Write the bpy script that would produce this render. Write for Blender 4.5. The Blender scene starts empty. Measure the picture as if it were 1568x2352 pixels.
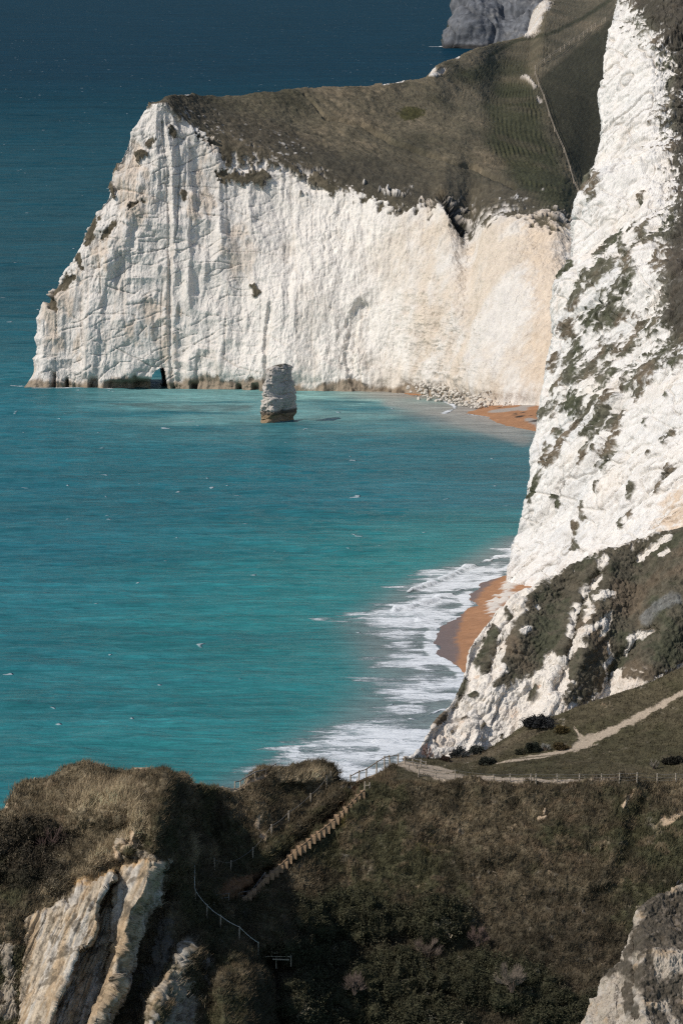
import bpy, math, random
import numpy as np
from mathutils import Vector, Matrix

# ------------------------------------------------------------------ frame of reference
# plan coordinates: x to the right, y away from the viewpoint, z up, metres, sea level z = 0
W, H, F = 1568.0, 2352.0, 13560.0
CZ = 80.0
TH = math.atan(1368.0 / F)
CT, ST = math.cos(TH), math.sin(TH)
FG = -20.0                                    # distance offset of the near hill

def unproj(px, py, D):
    u = (np.asarray(px, float) - W / 2) / F
    v = -(np.asarray(py, float) - H / 2) / F
    fy = CT + v * ST
    fz = -ST + v * CT
    s = np.asarray(D, float) / fy
    return np.stack(np.broadcast_arrays(u * s, D + 0 * s, CZ + fz * s), -1)

def proj(P):
    x, y, z = P[..., 0], P[..., 1], P[..., 2] - CZ
    d = y * CT - z * ST
    v = (y * ST + z * CT) / d
    return W / 2 + x / d * F, H / 2 - v * F

def on_water(px, py, z=0.0):
    u = (np.asarray(px, float) - W / 2) / F
    v = -(np.asarray(py, float) - H / 2) / F
    fy = CT + v * ST
    fz = -ST + v * CT
    s = (z - CZ) / fz
    return np.stack(np.broadcast_arrays(u * s, fy * s), -1)

# ------------------------------------------------------------------ noise
_r = np.random.RandomState(11)
TAB = (_r.rand(64, 64, 64) * 2 - 1).astype(np.float32)

def vn(x, y, z):
    x = np.asarray(x, np.float32); y = np.asarray(y, np.float32); z = np.asarray(z, np.float32)
    x, y, z = np.broadcast_arrays(x, y, z)
    xi = np.floor(x); yi = np.floor(y); zi = np.floor(z)
    fx = x - xi; fy = y - yi; fz = z - zi
    xi = xi.astype(np.int32) & 63; yi = yi.astype(np.int32) & 63; zi = zi.astype(np.int32) & 63
    x1 = (xi + 1) & 63; y1 = (yi + 1) & 63; z1 = (zi + 1) & 63
    fx = fx * fx * fx * (fx * (fx * 6 - 15) + 10)
    fy = fy * fy * fy * (fy * (fy * 6 - 15) + 10)
    fz = fz * fz * fz * (fz * (fz * 6 - 15) + 10)
    a = TAB[xi, yi, zi]; a = a + (TAB[x1, yi, zi] - a) * fx
    b = TAB[xi, y1, zi]; b = b + (TAB[x1, y1, zi] - b) * fx
    a = a + (b - a) * fy
    c = TAB[xi, yi, z1]; c = c + (TAB[x1, yi, z1] - c) * fx
    d = TAB[xi, y1, z1]; d = d + (TAB[x1, y1, z1] - d) * fx
    c = c + (d - c) * fy
    return a + (c - a) * fz

def fbm(P, s, octv=4, seed=0.0, gain=0.5, st=(1, 1, 1)):
    x, y, z = P[..., 0] / (s * st[0]) + seed * 7.31, P[..., 1] / (s * st[1]) + seed * 3.77, P[..., 2] / (s * st[2]) + seed * 5.13
    o = 0; a = 1.0; t = 0
    for k in range(octv):
        o = o + a * vn(x, y, z); t += a
        a *= gain; x = x * 2.03 + 1.7; y = y * 2.03 + 9.2; z = z * 2.03 + 4.1
    return o / t

def ridg(P, s, octv=4, seed=0.0, gain=0.5, st=(1, 1, 1)):
    x, y, z = P[..., 0] / (s * st[0]) + seed * 7.31, P[..., 1] / (s * st[1]) + seed * 3.77, P[..., 2] / (s * st[2]) + seed * 5.13
    o = 0; a = 1.0; t = 0
    for k in range(octv):
        o = o + a * (1 - 2.2 * np.abs(vn(x, y, z))); t += a
        a *= gain; x = x * 2.03 + 1.7; y = y * 2.03 + 9.2; z = z * 2.03 + 4.1
    return o / t

def ribs(P, s, seed=0.0, st=(1, 1, 1), warp=0.6):
    """rounded ribs parted by sharp grooves"""
    w = warp * s * fbm(P, s * 2.2, 3, seed + 0.5, 0.55, (1, 1, 2.5))
    Q = P + np.stack([w, w, 0 * w], -1)
    a = np.abs(fbm(Q, s, 2, seed, 0.4, st))
    return np.minimum(a * 3.2, 1.0) ** 0.8 - 0.6

def crack(P, s, width, seed=0.0, st=(1, 1, 1)):
    n = fbm(P, s, 2, seed, 0.4, st)
    return np.exp(-(n / width) ** 2)

def sstep(a, b, x):
    t = np.clip((x - a) / (b - a), 0, 1)
    return t * t * (3 - 2 * t)

def lerp(a, b, t):
    return a + (b - a) * t

def mixc(C, col, m):
    return C + (np.asarray(col, np.float32) - C) * np.clip(m, 0, 1)[..., None]

# ------------------------------------------------------------------ curves and sheets
def pchip(t, Y, q):
    t = np.asarray(t, float); Y = np.asarray(Y, float); q = np.asarray(q, float)
    sh = Y.shape[1:]
    Y2 = Y.reshape(len(t), -1)
    h = np.diff(t)[:, None]; d = np.diff(Y2, axis=0) / h
    m = np.zeros_like(Y2)
    m[0] = d[0]; m[-1] = d[-1]
    if len(t) > 2:
        a, b = d[:-1], d[1:]
        ok = a * b > 0
        with np.errstate(divide='ignore', invalid='ignore'):
            hm = 2 * a * b / (a + b)
        m[1:-1] = np.where(ok, hm, 0)
    i = np.clip(np.searchsorted(t, q) - 1, 0, len(t) - 2)
    hh = h[i]; s = ((q - t[i]) / h[i, 0])[:, None]
    s2 = s * s; s3 = s2 * s
    o = (2*s3-3*s2+1)*Y2[i] + (s3-2*s2+s)*hh*m[i] + (-2*s3+3*s2)*Y2[i+1] + (s3-s2)*hh*m[i+1]
    return o.reshape((len(q),) + sh)

def curve(kn, px):
    kn = np.array(kn, float)
    return pchip(kn[:, 0], kn[:, 1:], np.clip(px, kn[0, 0], kn[-1, 0]))

def segs(ns):
    """parameter samples over len(ns) segments, ns[i] points in segment i"""
    q = [i + np.arange(n) / n for i, n in enumerate(ns)]
    return np.concatenate(q + [np.array([float(len(ns))])])

def normals(P):
    du = np.gradient(P, axis=1); dv = np.gradient(P, axis=0)
    n = np.cross(du, dv)
    n /= np.linalg.norm(n, axis=-1, keepdims=True) + 1e-9
    return n

def stroke(px, py, pts, w, asp=1.0):
    """signed closeness (1 at the line, 0 at width, negative outside) to a polyline seen from the viewpoint"""
    pts = np.array(pts, float)
    best = np.full(px.shape, 1e9)
    for a, b in zip(pts[:-1], pts[1:]):
        ax, ay, bx, by = a[0], a[1] * asp, b[0], b[1] * asp
        wa = a[2] if len(a) > 2 else w; wb = b[2] if len(b) > 2 else w
        dx, dy = bx - ax, by - ay
        t = np.clip(((px - ax) * dx + (py * asp - ay) * dy) / (dx * dx + dy * dy + 1e-9), 0, 1)
        d = np.hypot(px - ax - t * dx, py * asp - ay - t * dy) / (wa + (wb - wa) * t)
        best = np.minimum(best, d)
    return 1 - best

def blob(px, py, x, y, rx, ry, ang=0.0):
    c, s = math.cos(math.radians(ang)), math.sin(math.radians(ang))
    dx, dy = px - x, py - y
    u = (dx * c + dy * s) / rx; v = (-dx * s + dy * c) / ry
    return 1 - np.hypot(u, v)

def sdf_poly(X, Y, poly):
    """signed distance in metres to a plan polygon, positive inside"""
    poly = np.asarray(poly, float)
    d = np.full(X.shape, 1e9); ins = np.zeros(X.shape, bool)
    n = len(poly)
    for i in range(n):
        a, b = poly[i], poly[(i + 1) % n]
        ex, ey = b - a
        t = np.clip(((X - a[0]) * ex + (Y - a[1]) * ey) / (ex * ex + ey * ey + 1e-9), 0, 1)
        d = np.minimum(d, np.hypot(X - a[0] - t * ex, Y - a[1] - t * ey))
        c = ((a[1] > Y) != (b[1] > Y)) & (X < (b[0] - a[0]) * (Y - a[1]) / (b[1] - a[1] + 1e-12) + a[0])
        ins ^= c
    return np.where(ins, d, -d)

def dist_line(X, Y, pts):
    pts = np.asarray(pts, float)
    d = np.full(X.shape, 1e9)
    for a, b in zip(pts[:-1], pts[1:]):
        ex, ey = b - a
        t = np.clip(((X - a[0]) * ex + (Y - a[1]) * ey) / (ex * ex + ey * ey + 1e-9), 0, 1)
        d = np.minimum(d, np.hypot(X - a[0] - t * ex, Y - a[1] - t * ey))
    return d

# ------------------------------------------------------------------ objects
C = bpy.context.scene.collection

def tag(o, label=None, cat=None, group=None, kind=None):
    if label: o['label'] = label
    if cat: o['category'] = cat
    if group: o['group'] = group
    if kind: o['kind'] = kind
    return o

def empty(name, loc=(0, 0, 0), rz=0.0):
    o = bpy.data.objects.new(name, None)
    o.empty_display_size = 0.3
    C.objects.link(o)
    o.location = loc; o.rotation_euler = (0, 0, rz)
    return o

def mesh_np(name, V, Fc, mat, cols=None, attrs=None, parent=None, smooth=True, quads=True):
    me = bpy.data.meshes.new(name)
    V = np.ascontiguousarray(V, np.float32).reshape(-1, 3)
    Fc = np.ascontiguousarray(Fc, np.int32)
    k = Fc.shape[1]
    me.vertices.add(len(V)); me.vertices.foreach_set('co', V.ravel())
    me.loops.add(Fc.size); me.loops.foreach_set('vertex_index', Fc.ravel())
    me.polygons.add(len(Fc)); me.polygons.foreach_set('loop_start', np.arange(0, Fc.size, k, dtype=np.int32))
    me.polygons.foreach_set('use_smooth', np.full(len(Fc), smooth, bool))
    me.update(calc_edges=True)
    if cols is not None:
        a = me.attributes.new('Col', 'FLOAT_COLOR', 'POINT')
        c4 = np.ones((len(V), 4), np.float32); c4[:, :3] = np.asarray(cols, np.float32).reshape(-1, 3)
        a.data.foreach_set('color', c4.ravel())
    for n, v in (attrs or {}).items():
        a = me.attributes.new(n, 'FLOAT', 'POINT')
        a.data.foreach_set('value', np.ascontiguousarray(v, np.float32).ravel())
    if mat: me.materials.append(mat)
    o = bpy.data.objects.new(name, me)
    C.objects.link(o)
    if parent: o.parent = parent
    return o

def grid_faces(nr, nc, keep=None):
    i = np.arange(nr * nc).reshape(nr, nc)
    f = np.stack([i[:-1, :-1], i[:-1, 1:], i[1:, 1:], i[1:, :-1]], -1)
    if keep is not None:
        f = f[keep]
    return f.reshape(-1, 4)

class MB:
    """collects tubes and boxes into one mesh"""
    def __init__(s): s.v = []; s.f = []
    def tube(s, pts, r, n=6, cap=True):
        pts = [Vector(p) for p in pts]
        rs = r if isinstance(r, (list, tuple)) else [r] * len(pts)
        base = len(s.v)
        for i, p in enumerate(pts):
            d = (pts[min(i + 1, len(pts) - 1)] - pts[max(i - 1, 0)]).normalized()
            a = d.orthogonal().normalized(); b = d.cross(a)
            for k in range(n):
                t = 2 * math.pi * k / n
                s.v.append(tuple(p + (a * math.cos(t) + b * math.sin(t)) * rs[i]))
        for i in range(len(pts) - 1):
            for k in range(n):
                k2 = (k + 1) % n
                s.f.append((base + i*n + k, base + i*n + k2, base + (i+1)*n + k2, base + (i+1)*n + k))
        if cap:
            s.f.append(tuple(base + k for k in range(n))[::-1])
            s.f.append(tuple(base + (len(pts)-1)*n + k for k in range(n)))
        return s
    def beam(s, a, b, w, h, up=(0, 0, 1)):
        a = Vector(a); b = Vector(b); d = (b - a).normalized()
        x = d.cross(Vector(up))
        x = x.normalized() if x.length > 1e-4 else Vector((1, 0, 0))
        y = x.cross(d).normalized()
        base = len(s.v)
        for p in (a, b):
            for (i, j) in ((-1, -1), (1, -1), (1, 1), (-1, 1)):
                s.v.append(tuple(p + x * i * w / 2 + y * j * h / 2))
        for q in ((0,1,2,3),(7,6,5,4),(0,4,5,1),(1,5,6,2),(2,6,7,3),(3,7,4,0)):
            s.f.append(tuple(base + k for k in q[::-1]))
        return s
    def build(s, name, mat, parent=None, smooth=False):
        me = bpy.data.meshes.new(name)
        me.from_pydata(s.v, [], s.f); me.update()
        if smooth:
            for p in me.polygons: p.use_smooth = True
        me.materials.append(mat)
        o = bpy.data.objects.new(name, me); C.objects.link(o)
        if parent: o.parent = parent
        return o

# ------------------------------------------------------------------ materials
def new_mat(name):
    m = bpy.data.materials.new(name); m.use_nodes = True
    nt = m.node_tree; b = nt.nodes['Principled BSDF']
    return m, nt, b

def N(nt, typ, **kw):
    n = nt.nodes.new(typ)
    for k, v in kw.items():
        setattr(n, k, v)
    return n

def noise(nt, vec, scale, detail=4, rough=0.55, dist=0.0):
    n = N(nt, 'ShaderNodeTexNoise')
    n.inputs['Scale'].default_value = scale; n.inputs['Detail'].default_value = detail
    n.inputs['Roughness'].default_value = rough; n.inputs['Distortion'].default_value = dist
    nt.links.new(vec, n.inputs['Vector'])
    return n

def mapr(nt, val, a, b, c, d, smooth=False):
    n = N(nt, 'ShaderNodeMapRange'); n.clamp = True
    if smooth: n.interpolation_type = 'SMOOTHSTEP'
    nt.links.new(val, n.inputs[0])
    for i, v in enumerate((a, b, c, d)): n.inputs[i + 1].default_value = v
    return n.outputs[0]

def mathn(nt, op, a, b=None):
    n = N(nt, 'ShaderNodeMath', operation=op)
    for i, v in enumerate((a, b)):
        if v is None: continue
        if isinstance(v, (int, float)): n.inputs[i].default_value = v
        else: nt.links.new(v, n.inputs[i])
    return n.outputs[0]

def mapping(nt, scale):
    tc = N(nt, 'ShaderNodeTexCoord'); mp = N(nt, 'ShaderNodeMapping')
    mp.inputs['Scale'].default_value = scale
    nt.links.new(tc.outputs['Object'], mp.inputs['Vector'])
    return mp.outputs[0]

def terrain_mat(name, fine, amp, bump, bscale, bst=(1, 1, 1), rough=0.95, spec=0.15, joints=None):
    """vertex albedo times procedural grain, with procedural relief"""
    m, nt, b = new_mat(name)
    at = N(nt, 'ShaderNodeAttribute', attribute_name='Col')
    v = mapping(nt, bst)
    n1 = noise(nt, v, fine, 5, 0.7)
    f = mapr(nt, n1.outputs[0], 0.25, 0.75, 1 - amp, 1 + amp)
    vm = N(nt, 'ShaderNodeVectorMath', operation='SCALE')
    nt.links.new(at.outputs['Color'], vm.inputs[0]); nt.links.new(f, vm.inputs['Scale'])
    nt.links.new(vm.outputs[0], b.inputs['Base Color'])
    n2 = noise(nt, v, bscale, 6, 0.65)
    bp = N(nt, 'ShaderNodeBump'); bp.inputs['Strength'].default_value = 1.0; bp.inputs['Distance'].default_value = bump
    hgt = n2.outputs[0]
    if joints:                                   # fracture blocks with open joints
        warp = N(nt, 'ShaderNodeVectorMath', operation='ADD'); wn = noise(nt, v, 0.5, 3, 0.6)
        nt.links.new(v, warp.inputs[0]); nt.links.new(wn.outputs['Color'], warp.inputs[1])
        vo = N(nt, 'ShaderNodeTexVoronoi', feature='DISTANCE_TO_EDGE'); vo.inputs['Scale'].default_value = joints
        nt.links.new(warp.outputs[0], vo.inputs['Vector'])
        vf = N(nt, 'ShaderNodeTexVoronoi', feature='F1'); vf.inputs['Scale'].default_value = joints
        nt.links.new(warp.outputs[0], vf.inputs['Vector'])
        sx = N(nt, 'ShaderNodeSeparateColor'); nt.links.new(vf.outputs['Color'], sx.inputs[0])
        bw = N(nt, 'ShaderNodeRGBToBW'); nt.links.new(at.outputs['Color'], bw.inputs[0])
        bare = mapr(nt, bw.outputs[0], 0.18, 0.40, 0, 1)
        pn = noise(nt, v, 0.16, 3, 0.6)
        patch = mathn(nt, 'MULTIPLY', mapr(nt, pn.outputs[0], 0.45, 0.66, 0.0, 1), bare)
        hgt = mathn(nt, 'ADD', hgt, mathn(nt, 'MULTIPLY', mapr(nt, vo.outputs['Distance'], 0.0, 0.09, 0, 1, True), mathn(nt, 'MULTIPLY', patch, 0.28)))
        hgt = mathn(nt, 'ADD', hgt, mathn(nt, 'MULTIPLY', sx.outputs[0], mathn(nt, 'MULTIPLY', patch, 0.45)))
        n5 = noise(nt, v, bscale * 3.2, 4, 0.7)
        hgt = mathn(nt, 'ADD', hgt, mathn(nt, 'MULTIPLY', n5.outputs[0], 0.40))
    nt.links.new(hgt, bp.inputs['Height']); nt.links.new(bp.outputs[0], b.inputs['Normal'])
    b.inputs['Roughness'].default_value = rough
    b.inputs['Specular IOR Level'].default_value = spec
    return m

def plain_mat(name, col, var=0.25, scale=6.0, rough=0.85, bump=0.01, spec=0.3, col2=None):
    m, nt, b = new_mat(name)
    v = mapping(nt, (1, 1, 1))
    n1 = noise(nt, v, scale, 5, 0.65)
    cr = N(nt, 'ShaderNodeMix', data_type='RGBA')
    c2 = col2 or tuple(c * (1 - var) for c in col)
    cr.inputs[6].default_value = (*c2, 1); cr.inputs[7].default_value = (*[min(1, c * (1 + var * 0.6)) for c in col], 1)
    nt.links.new(mapr(nt, n1.outputs[0], 0.3, 0.7, 0, 1), cr.inputs[0])
    nt.links.new(cr.outputs[2], b.inputs['Base Color'])
    bp = N(nt, 'ShaderNodeBump'); bp.inputs['Distance'].default_value = bump
    nt.links.new(n1.outputs[0], bp.inputs['Height']); nt.links.new(bp.outputs[0], b.inputs['Normal'])
    b.inputs['Roughness'].default_value = rough; b.inputs['Specular IOR Level'].default_value = spec
    return m

def col_mat(name, rough=0.9, spec=0.15, two=True):
    m, nt, b = new_mat(name)
    at = N(nt, 'ShaderNodeAttribute', attribute_name='Col')
    nt.links.new(at.outputs['Color'], b.inputs['Base Color'])
    b.inputs['Roughness'].default_value = rough; b.inputs['Specular IOR Level'].default_value = spec
    return m

M_CHALK = terrain_mat('chalk_cliff', 1.3, 0.14, 0.34, 1.4, (1, 1, 0.42), joints=0.6)
M_CHALKN = terrain_mat('near_chalk', 2.5, 0.16, 0.20, 2.6, (1, 1, 0.6), joints=1.3)
M_GROUND = terrain_mat('hill_ground', 5.0, 0.30, 0.10, 4.0)
M_ROCK = terrain_mat('layered_rock', 5.0, 0.16, 0.07, 5.0, (1, 1, 0.45))
M_SAND = terrain_mat('shingle', 1.5, 0.10, 0.03, 4.0, rough=0.8)
M_GRASS = col_mat('grass_blades')
M_LEAF = col_mat('bush_leaves')
M_POST = plain_mat('weathered_wood', (0.36, 0.30, 0.23), 0.3, 9.0)
M_TREAD = plain_mat('sandy_tread', (0.31, 0.205, 0.12), 0.45, 3.0)
M_RISER = plain_mat('timber_riser', (0.17, 0.11, 0.065), 0.3, 8.0)
M_WIRE = plain_mat('fence_wire', (0.16, 0.15, 0.14), 0.2, 4.0, 0.6)
M_ROPE = plain_mat('pale_rope', (0.55, 0.55, 0.50), 0.15, 4.0)
M_TWIG = plain_mat('bare_twigs', (0.13, 0.095, 0.075), 0.3, 8.0)
M_BIRD = plain_mat('black_feathers', (0.012, 0.012, 0.014), 0.3, 20.0, 0.6)
M_BOULD = plain_mat('chalk_boulder', (0.57, 0.52, 0.45), 0.2, 0.9, 0.95, 0.1, 0.1)
M_STEEL = plain_mat('bird_beak', (0.03, 0.028, 0.025), 0.3, 20.0, 0.5)

CHALK = np.array((0.75, 0.70, 0.635), np.float32)
#EOF_LIB
# ------------------------------------------------------------------ the long chalk headland
def zpoint(px, D, z):
    p = unproj(px, 900.0, D); p[..., 2] = z
    return p

def build_headland():
    cols = [
     # chalk (px,py) from above the water to the brow, near distance at the foot, at the brow, then turf to the ridge
     ([(82,842),(98,745),(150,628),(235,460),(290,328),(338,240)],1004,1010,[(340,238,1010.5),(341,237,1011),(342,236,1011.5)],1016),
     ([(152,842),(165,760),(205,640),(270,480),(318,350),(358,238)],1002.5,1008.5,[(359,236.5,1010),(360,235.5,1011),(361,234.5,1012)],1018),
     ([(242,842),(250,770),(275,640),(320,490),(352,360),(380,236)],1002,1008,[(382,232,1010),(384,226,1012),(386,220,1014)],1018),
     ([(361,842),(365,770),(372,640),(385,500),(395,380),(408,262)],1001.5,1009,[(412,248,1013),(422,230,1018),(432,214,1023)],1027),
     ([(480,842),(480,770),(480,650),(482,540),(484,430),(486,325)],1000,1012,[(490,290,1018),(498,252,1026),(505,222,1034)],1040),
     ([(600,845),(600,780),(600,680),(600,570),(600,465),(600,362)],998,1013,[(605,312,1022),(612,262,1033),(620,211,1045)],1058),
     ([(700,845),(700,790),(700,690),(700,590),(700,495),(700,397)],997,1013,[(705,335,1026),(712,270,1042),(720,201,1058)],1080),
     ([(800,848),(800,790),(800,700),(800,610),(800,520),(800,430)],996,1012,[(806,355,1028),(815,275,1048),(830,197,1070)],1100),
     ([(900,850),(900,800),(900,715),(900,630),(900,548),(900,465)],993,1008,[(905,375,1030),(912,280,1056),(925,187,1085)],1120),
     ([(985,852),(985,800),(985,722),(985,645),(985,568),(985,490)],985,1004,[(990,390,1030),(992,285,1060),(976,178,1094)],1150),
     ([(1015,852),(1015,800),(1015,720),(1015,640),(1015,558),(1015,476)],982,1002,[(1020,390,1030),(1022,285,1062),(1001,152,1107)],1160),
     ([(1040,855),(1040,800),(1040,728),(1040,655),(1040,583),(1040,508)],978,1000,[(1048,400,1030),(1055,280,1066),(1052,131,1135)],1180),
     ([(1075,855),(1075,805),(1075,740),(1075,675),(1075,608),(1075,542)],972,1000,[(1085,410,1033),(1095,285,1068),(1105,109,1170)],1220),
     ([(1110,858),(1110,805),(1110,730),(1110,655),(1110,580),(1110,505)],966,996,[(1120,410,1032),(1140,270,1080),(1160,95,1230)],1290),
     ([(1160,858),(1160,805),(1160,728),(1160,650),(1160,570),(1160,490)],961,993,[(1170,400,1037),(1190,240,1098),(1214,80,1265)],1360),
     ([(1220,858),(1220,805),(1220,728),(1220,652),(1220,576),(1220,500)],956,990,[(1230,395,1042),(1240,215,1114),(1252,6,1330)],1480),
     ([(1270,858),(1270,805),(1270,730),(1270,656),(1270,582),(1270,508)],952,988,[(1290,400,1048),(1310,195,1140),(1312,-15,1400)],1560),
     ([(1310,860),(1310,810),(1310,742),(1310,673),(1310,604),(1310,536)],949,988,[(1340,420,1056),(1375,190,1160),(1400,-60,1480)],1650),
     ([(1400,860),(1400,815),(1400,750),(1400,686),(1400,623),(1400,560)],945,990,[(1430,430,1068),(1470,190,1180),(1540,-100,1560)],1750),
     ([(1560,860),(1560,815),(1560,750),(1560,690),(1560,630),(1560,570)],930,985,[(1590,440,1080),(1640,200,1225),(1720,-110,1700)],1800),
     ([(3400,860),(3400,815),(3400,750),(3400,690),(3400,630),(3400,570)],900,985,[(3430,440,1080),(3480,200,1225),(3560,-110,1700)],1800),
    ]
    R = []
    for chalk, Db, Dt, g, Dk in cols:
        c = [zpoint(chalk[0][0] - 6, Db - 0.5, -1.8), zpoint(chalk[0][0] - 3, Db, 0.2)]
        for i, (x, y) in enumerate(chalk):
            t = (i + 0.6) / (len(chalk) - 0.4)
            c.append(unproj(x, y, Db + (Dt - Db) * t ** 1.25))
        for x, y, d in g: c.append(unproj(x, y, d))
        top = c[-1]
        c.append(np.array((top[0] * 1.004, Dk - (Dk - g[-1][2]) * 0.5, top[2] - (1.0 if Dk - Dt < 12 else 2.5))))
        c.append(np.array((top[0] * 1.004 + (6.0 if Dk - Dt < 12 else 0), Dk, -2.0)))
        R.append(c)
    R = np.array(R)                           # column, level, xyz
    back = R[0].copy(); back[:, 1] += 7; back[:, 0] += 4.0
    R = np.concatenate([back[None], R])
    CTL = R.transpose(1, 0, 2)                # level, column
    ncol = [14] + [46, 50, 62, 64, 66, 56, 56, 56, 46, 18, 16, 22, 22, 28, 32, 28, 24, 22, 10, 30]
    nrow = [6, 26, 48, 62, 76, 66, 62, 26, 50, 54, 12, 14]
    A = pchip(np.arange(CTL.shape[1]), CTL.transpose(1, 0, 2), segs(ncol))      # finecol, level
    P = pchip(np.arange(CTL.shape[0]), A.transpose(1, 0, 2), segs(nrow))        # finerow, finecol
    lev = np.broadcast_to(segs(nrow)[:, None], P.shape[:2])
    px, py = proj(P)
    nrm = normals(P)
    # which way is out: face the viewpoint on the front
    nrm *= np.where(nrm[..., 1:2].mean() > 0, -1, 1)
    brow = 7.0 + 0.7 * fbm(P, 5.0, 4, 3.0, 0.6, st=(1, 1, 3)) + 0.75 * fbm(P, 1.0, 3, 4.0, 0.65, st=(1, 1, 4))
    veg = sstep(-0.10, 0.12, lev - brow - np.where(px < 470, 0.25, 0.0))
    # turf reaching down and chalk scars reaching up
    def S(pts, w, k=1.0, asp=1.0): return stroke(px, py, pts, w, asp)
    jit = 1.0 * fbm(P, 2.6, 4, 8.0, 0.7, (1, 1, 1.8)) + 0.9 * fbm(P, 0.7, 3, 9.0, 0.7, (1, 1, 1.6))
    vp = np.full(px.shape, -9.0)
    for pts, w in [([(520,330),(525,372)],14),([(505,400),(560,412),(600,400)],16),([(470,295),(560,345),(640,352),(690,365)],26),
                   ([(540,300),(600,330)],24),([(260,375),(268,388)],10),([(318,352),(330,350)],10),([(340,330),(352,322)],8),
                   ([(262,515),(240,545)],10),([(218,500),(200,560)],9),([(165,640),(135,660),(120,672)],14),([(120,690),(130,710)],9),
                   ([(582,655),(586,668)],10),([(300,472),(325,462)],8),([(250,420),(262,450)],7),([(420,445),(424,460)],7),
                   ([(395,290),(400,310)],8),([(180,590),(190,620)],7),([(640,360),(720,410),(760,425)],13),([(840,440),(900,462),(950,470)],9)]:
        vp = np.maximum(vp, S(pts, w))
    veg = np.maximum(veg, sstep(0.0, 0.25, vp + jit * 1.3 - 0.1))
    cs = np.full(px.shape, -9.0)
    for pts, w in [([(1215,78),(1226,40),(1252,8)],15),([(1235,30),(1225,70)],14),([(993,152),(993,172),(1016,160)],9),
                   ([(1046,131),(1052,130)],5),([(880,194),(905,190),(925,186)],4),([(400,215),(437,214)],4),([(512,217),(560,210)],3.5),
                   ([(1212,182),(1200,178)],6),([(1215,185),(1228,200)],5),([(1235,225),(1240,232)],5)]:
        cs = np.maximum(cs, S(pts, w, asp=1.4))
    scar = sstep(0.0, 0.3, cs + jit * 0.6)
    spk = sstep(0.35, 0.6, fbm(P, 0.8, 3, 21.0)) * sstep(0, 0.6, np.maximum(np.maximum(S([(1000,490),(1085,500),(1130,510)], 45), S([(600,330),(680,350)], 35)), S([(440,262),(540,300)], 30)) + 0.2)
    veg = veg * (1 - scar) * (1 - 0.75 * spk)
    gully = sstep(0, 0.5, S([(1012,450),(1040,490),(1066,528)], 17) + jit * 0.5)
    veg = np.maximum(veg, gully * (lev > 6.6))
    ch = 1 - veg
    # relief of the chalk: flutes, joints, bedding, crumbly bay
    left = sstep(760, 420, px)
    bay = sstep(820, 1000, px)
    big = 2.7 * fbm(P, 12.0, 2, 31.0, 0.4, (1, 1, 3.0)) + 0.9 * left * ridg(P, 5.5, 2, 31.5, 0.5, (1, 1, 1.3)) + 0.5 * ridg(P, 4.5, 2, 36.0, 0.5, (1, 1, 5.0)) * (1 - bay)
    rm = sstep(-0.25, 0.35, fbm(P, 7.0, 3, 30.0, 0.6, (1, 2, 1.6))); rm2 = sstep(-0.2, 0.3, fbm(P, 4.0, 3, 30.5, 0.6))
    flute = ribs(P, 2.4, 32.0, (1, 4, 12), 0.5) * 0.95 * rm + ribs(P, 0.8, 32.5, (1, 4, 11), 0.5) * 0.55 * rm2 + 0.35 * ridg(P, 1.6, 4, 32.8, 0.62, (1, 2, 1.8)) * (1 - rm)
    fine = fbm(P, 1.0, 4, 33.0, 0.65, (1, 1, 2.6))
    Q = P.copy(); Q[..., 2] = P[..., 2] + 0.42 * (P[..., 0] + 8) + 2.0 * fbm(P, 8, 2, 77.)
    Q2 = P.copy(); Q2[..., 2] = P[..., 2] - 0.55 * P[..., 0] + 2.0 * fbm(P, 8, 2, 78.)
    cr = crack(P, 4.0, 0.028, 34.0, (1, 3, 12)) * 0.9
    brk = sstep(-0.15, 0.3, fbm(P, 4.0, 3, 79., 0.6)); brk2 = sstep(0.0, 0.35, fbm(P, 3.5, 3, 80., 0.6))
    bed = crack(Q, 5.5, 0.022, 35.0, (5, 5, 1)) * 0.6 * brk + crack(Q2, 6.0, 0.02, 37.0, (5, 5, 1)) * 0.5 * brk2 + crack(P, 2.2, 0.03, 38.0, (4, 4, 1)) * 0.4 * (1 - brk)
    bd_ = P[..., 2] - 0.42 * P[..., 0] + 1.6 * fbm(P, 6, 3, 85.)
    strata = np.exp(-((np.abs((bd_ / 2.3) % 1.0 - 0.5)) / 0.045) ** 2) * sstep(0.0, 0.3, fbm(P, 3.2, 3, 86., 0.6) + 0.06) * sstep(1000, 760, px)
    bed = bed + 0.38 * strata
    crumb = ridg(P, 2.6, 5, 39.0, 0.62, (1.3, 1.3, 1.0))
    disp = big * (1 - 0.5 * bay) + flute * 0.36 * (1 - 0.6 * bay) + fine * 0.36 - (cr * sstep(-0.1, 0.3, fbm(P, 5.0, 2, 87.)) * 0.6 + bed) * (0.25 + 0.75 * left) * (1 - bay) * 0.6
    lump = sstep(0.05, 0.75, np.maximum(blob(px, py, 960, 770, 190, 150), blob(px, py, 1020, 850, 170, 60)) + jit * 0.4)
    disp += crumb * (0.20 + 0.55 * lump) * bay
    disp += 0.30 * fbm(P, 0.5, 3, 41.0, 0.6, (1, 1, 1.6)) * (0.35 + 0.4 * lump)
    disp += -0.9 * sstep(0, 0.7, S([(835,930),(800,830),(810,740),(830,700)], 18) + jit * .4)
    disp += -0.7 * sstep(0.1, 0.8, S([(393,890),(390,760),(391,600),(388,400),(376,280)], 8) + jit * .3)
    disp += -0.9 * sstep(0.0, 0.9, S([(612,900),(611,800),(622,700)], 9) + jit * .5)
    disp += 1.0 * sstep(0, 0.8, S([(205,850),(215,700),(270,560),(300,480)], 26) + jit * .3)
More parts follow.
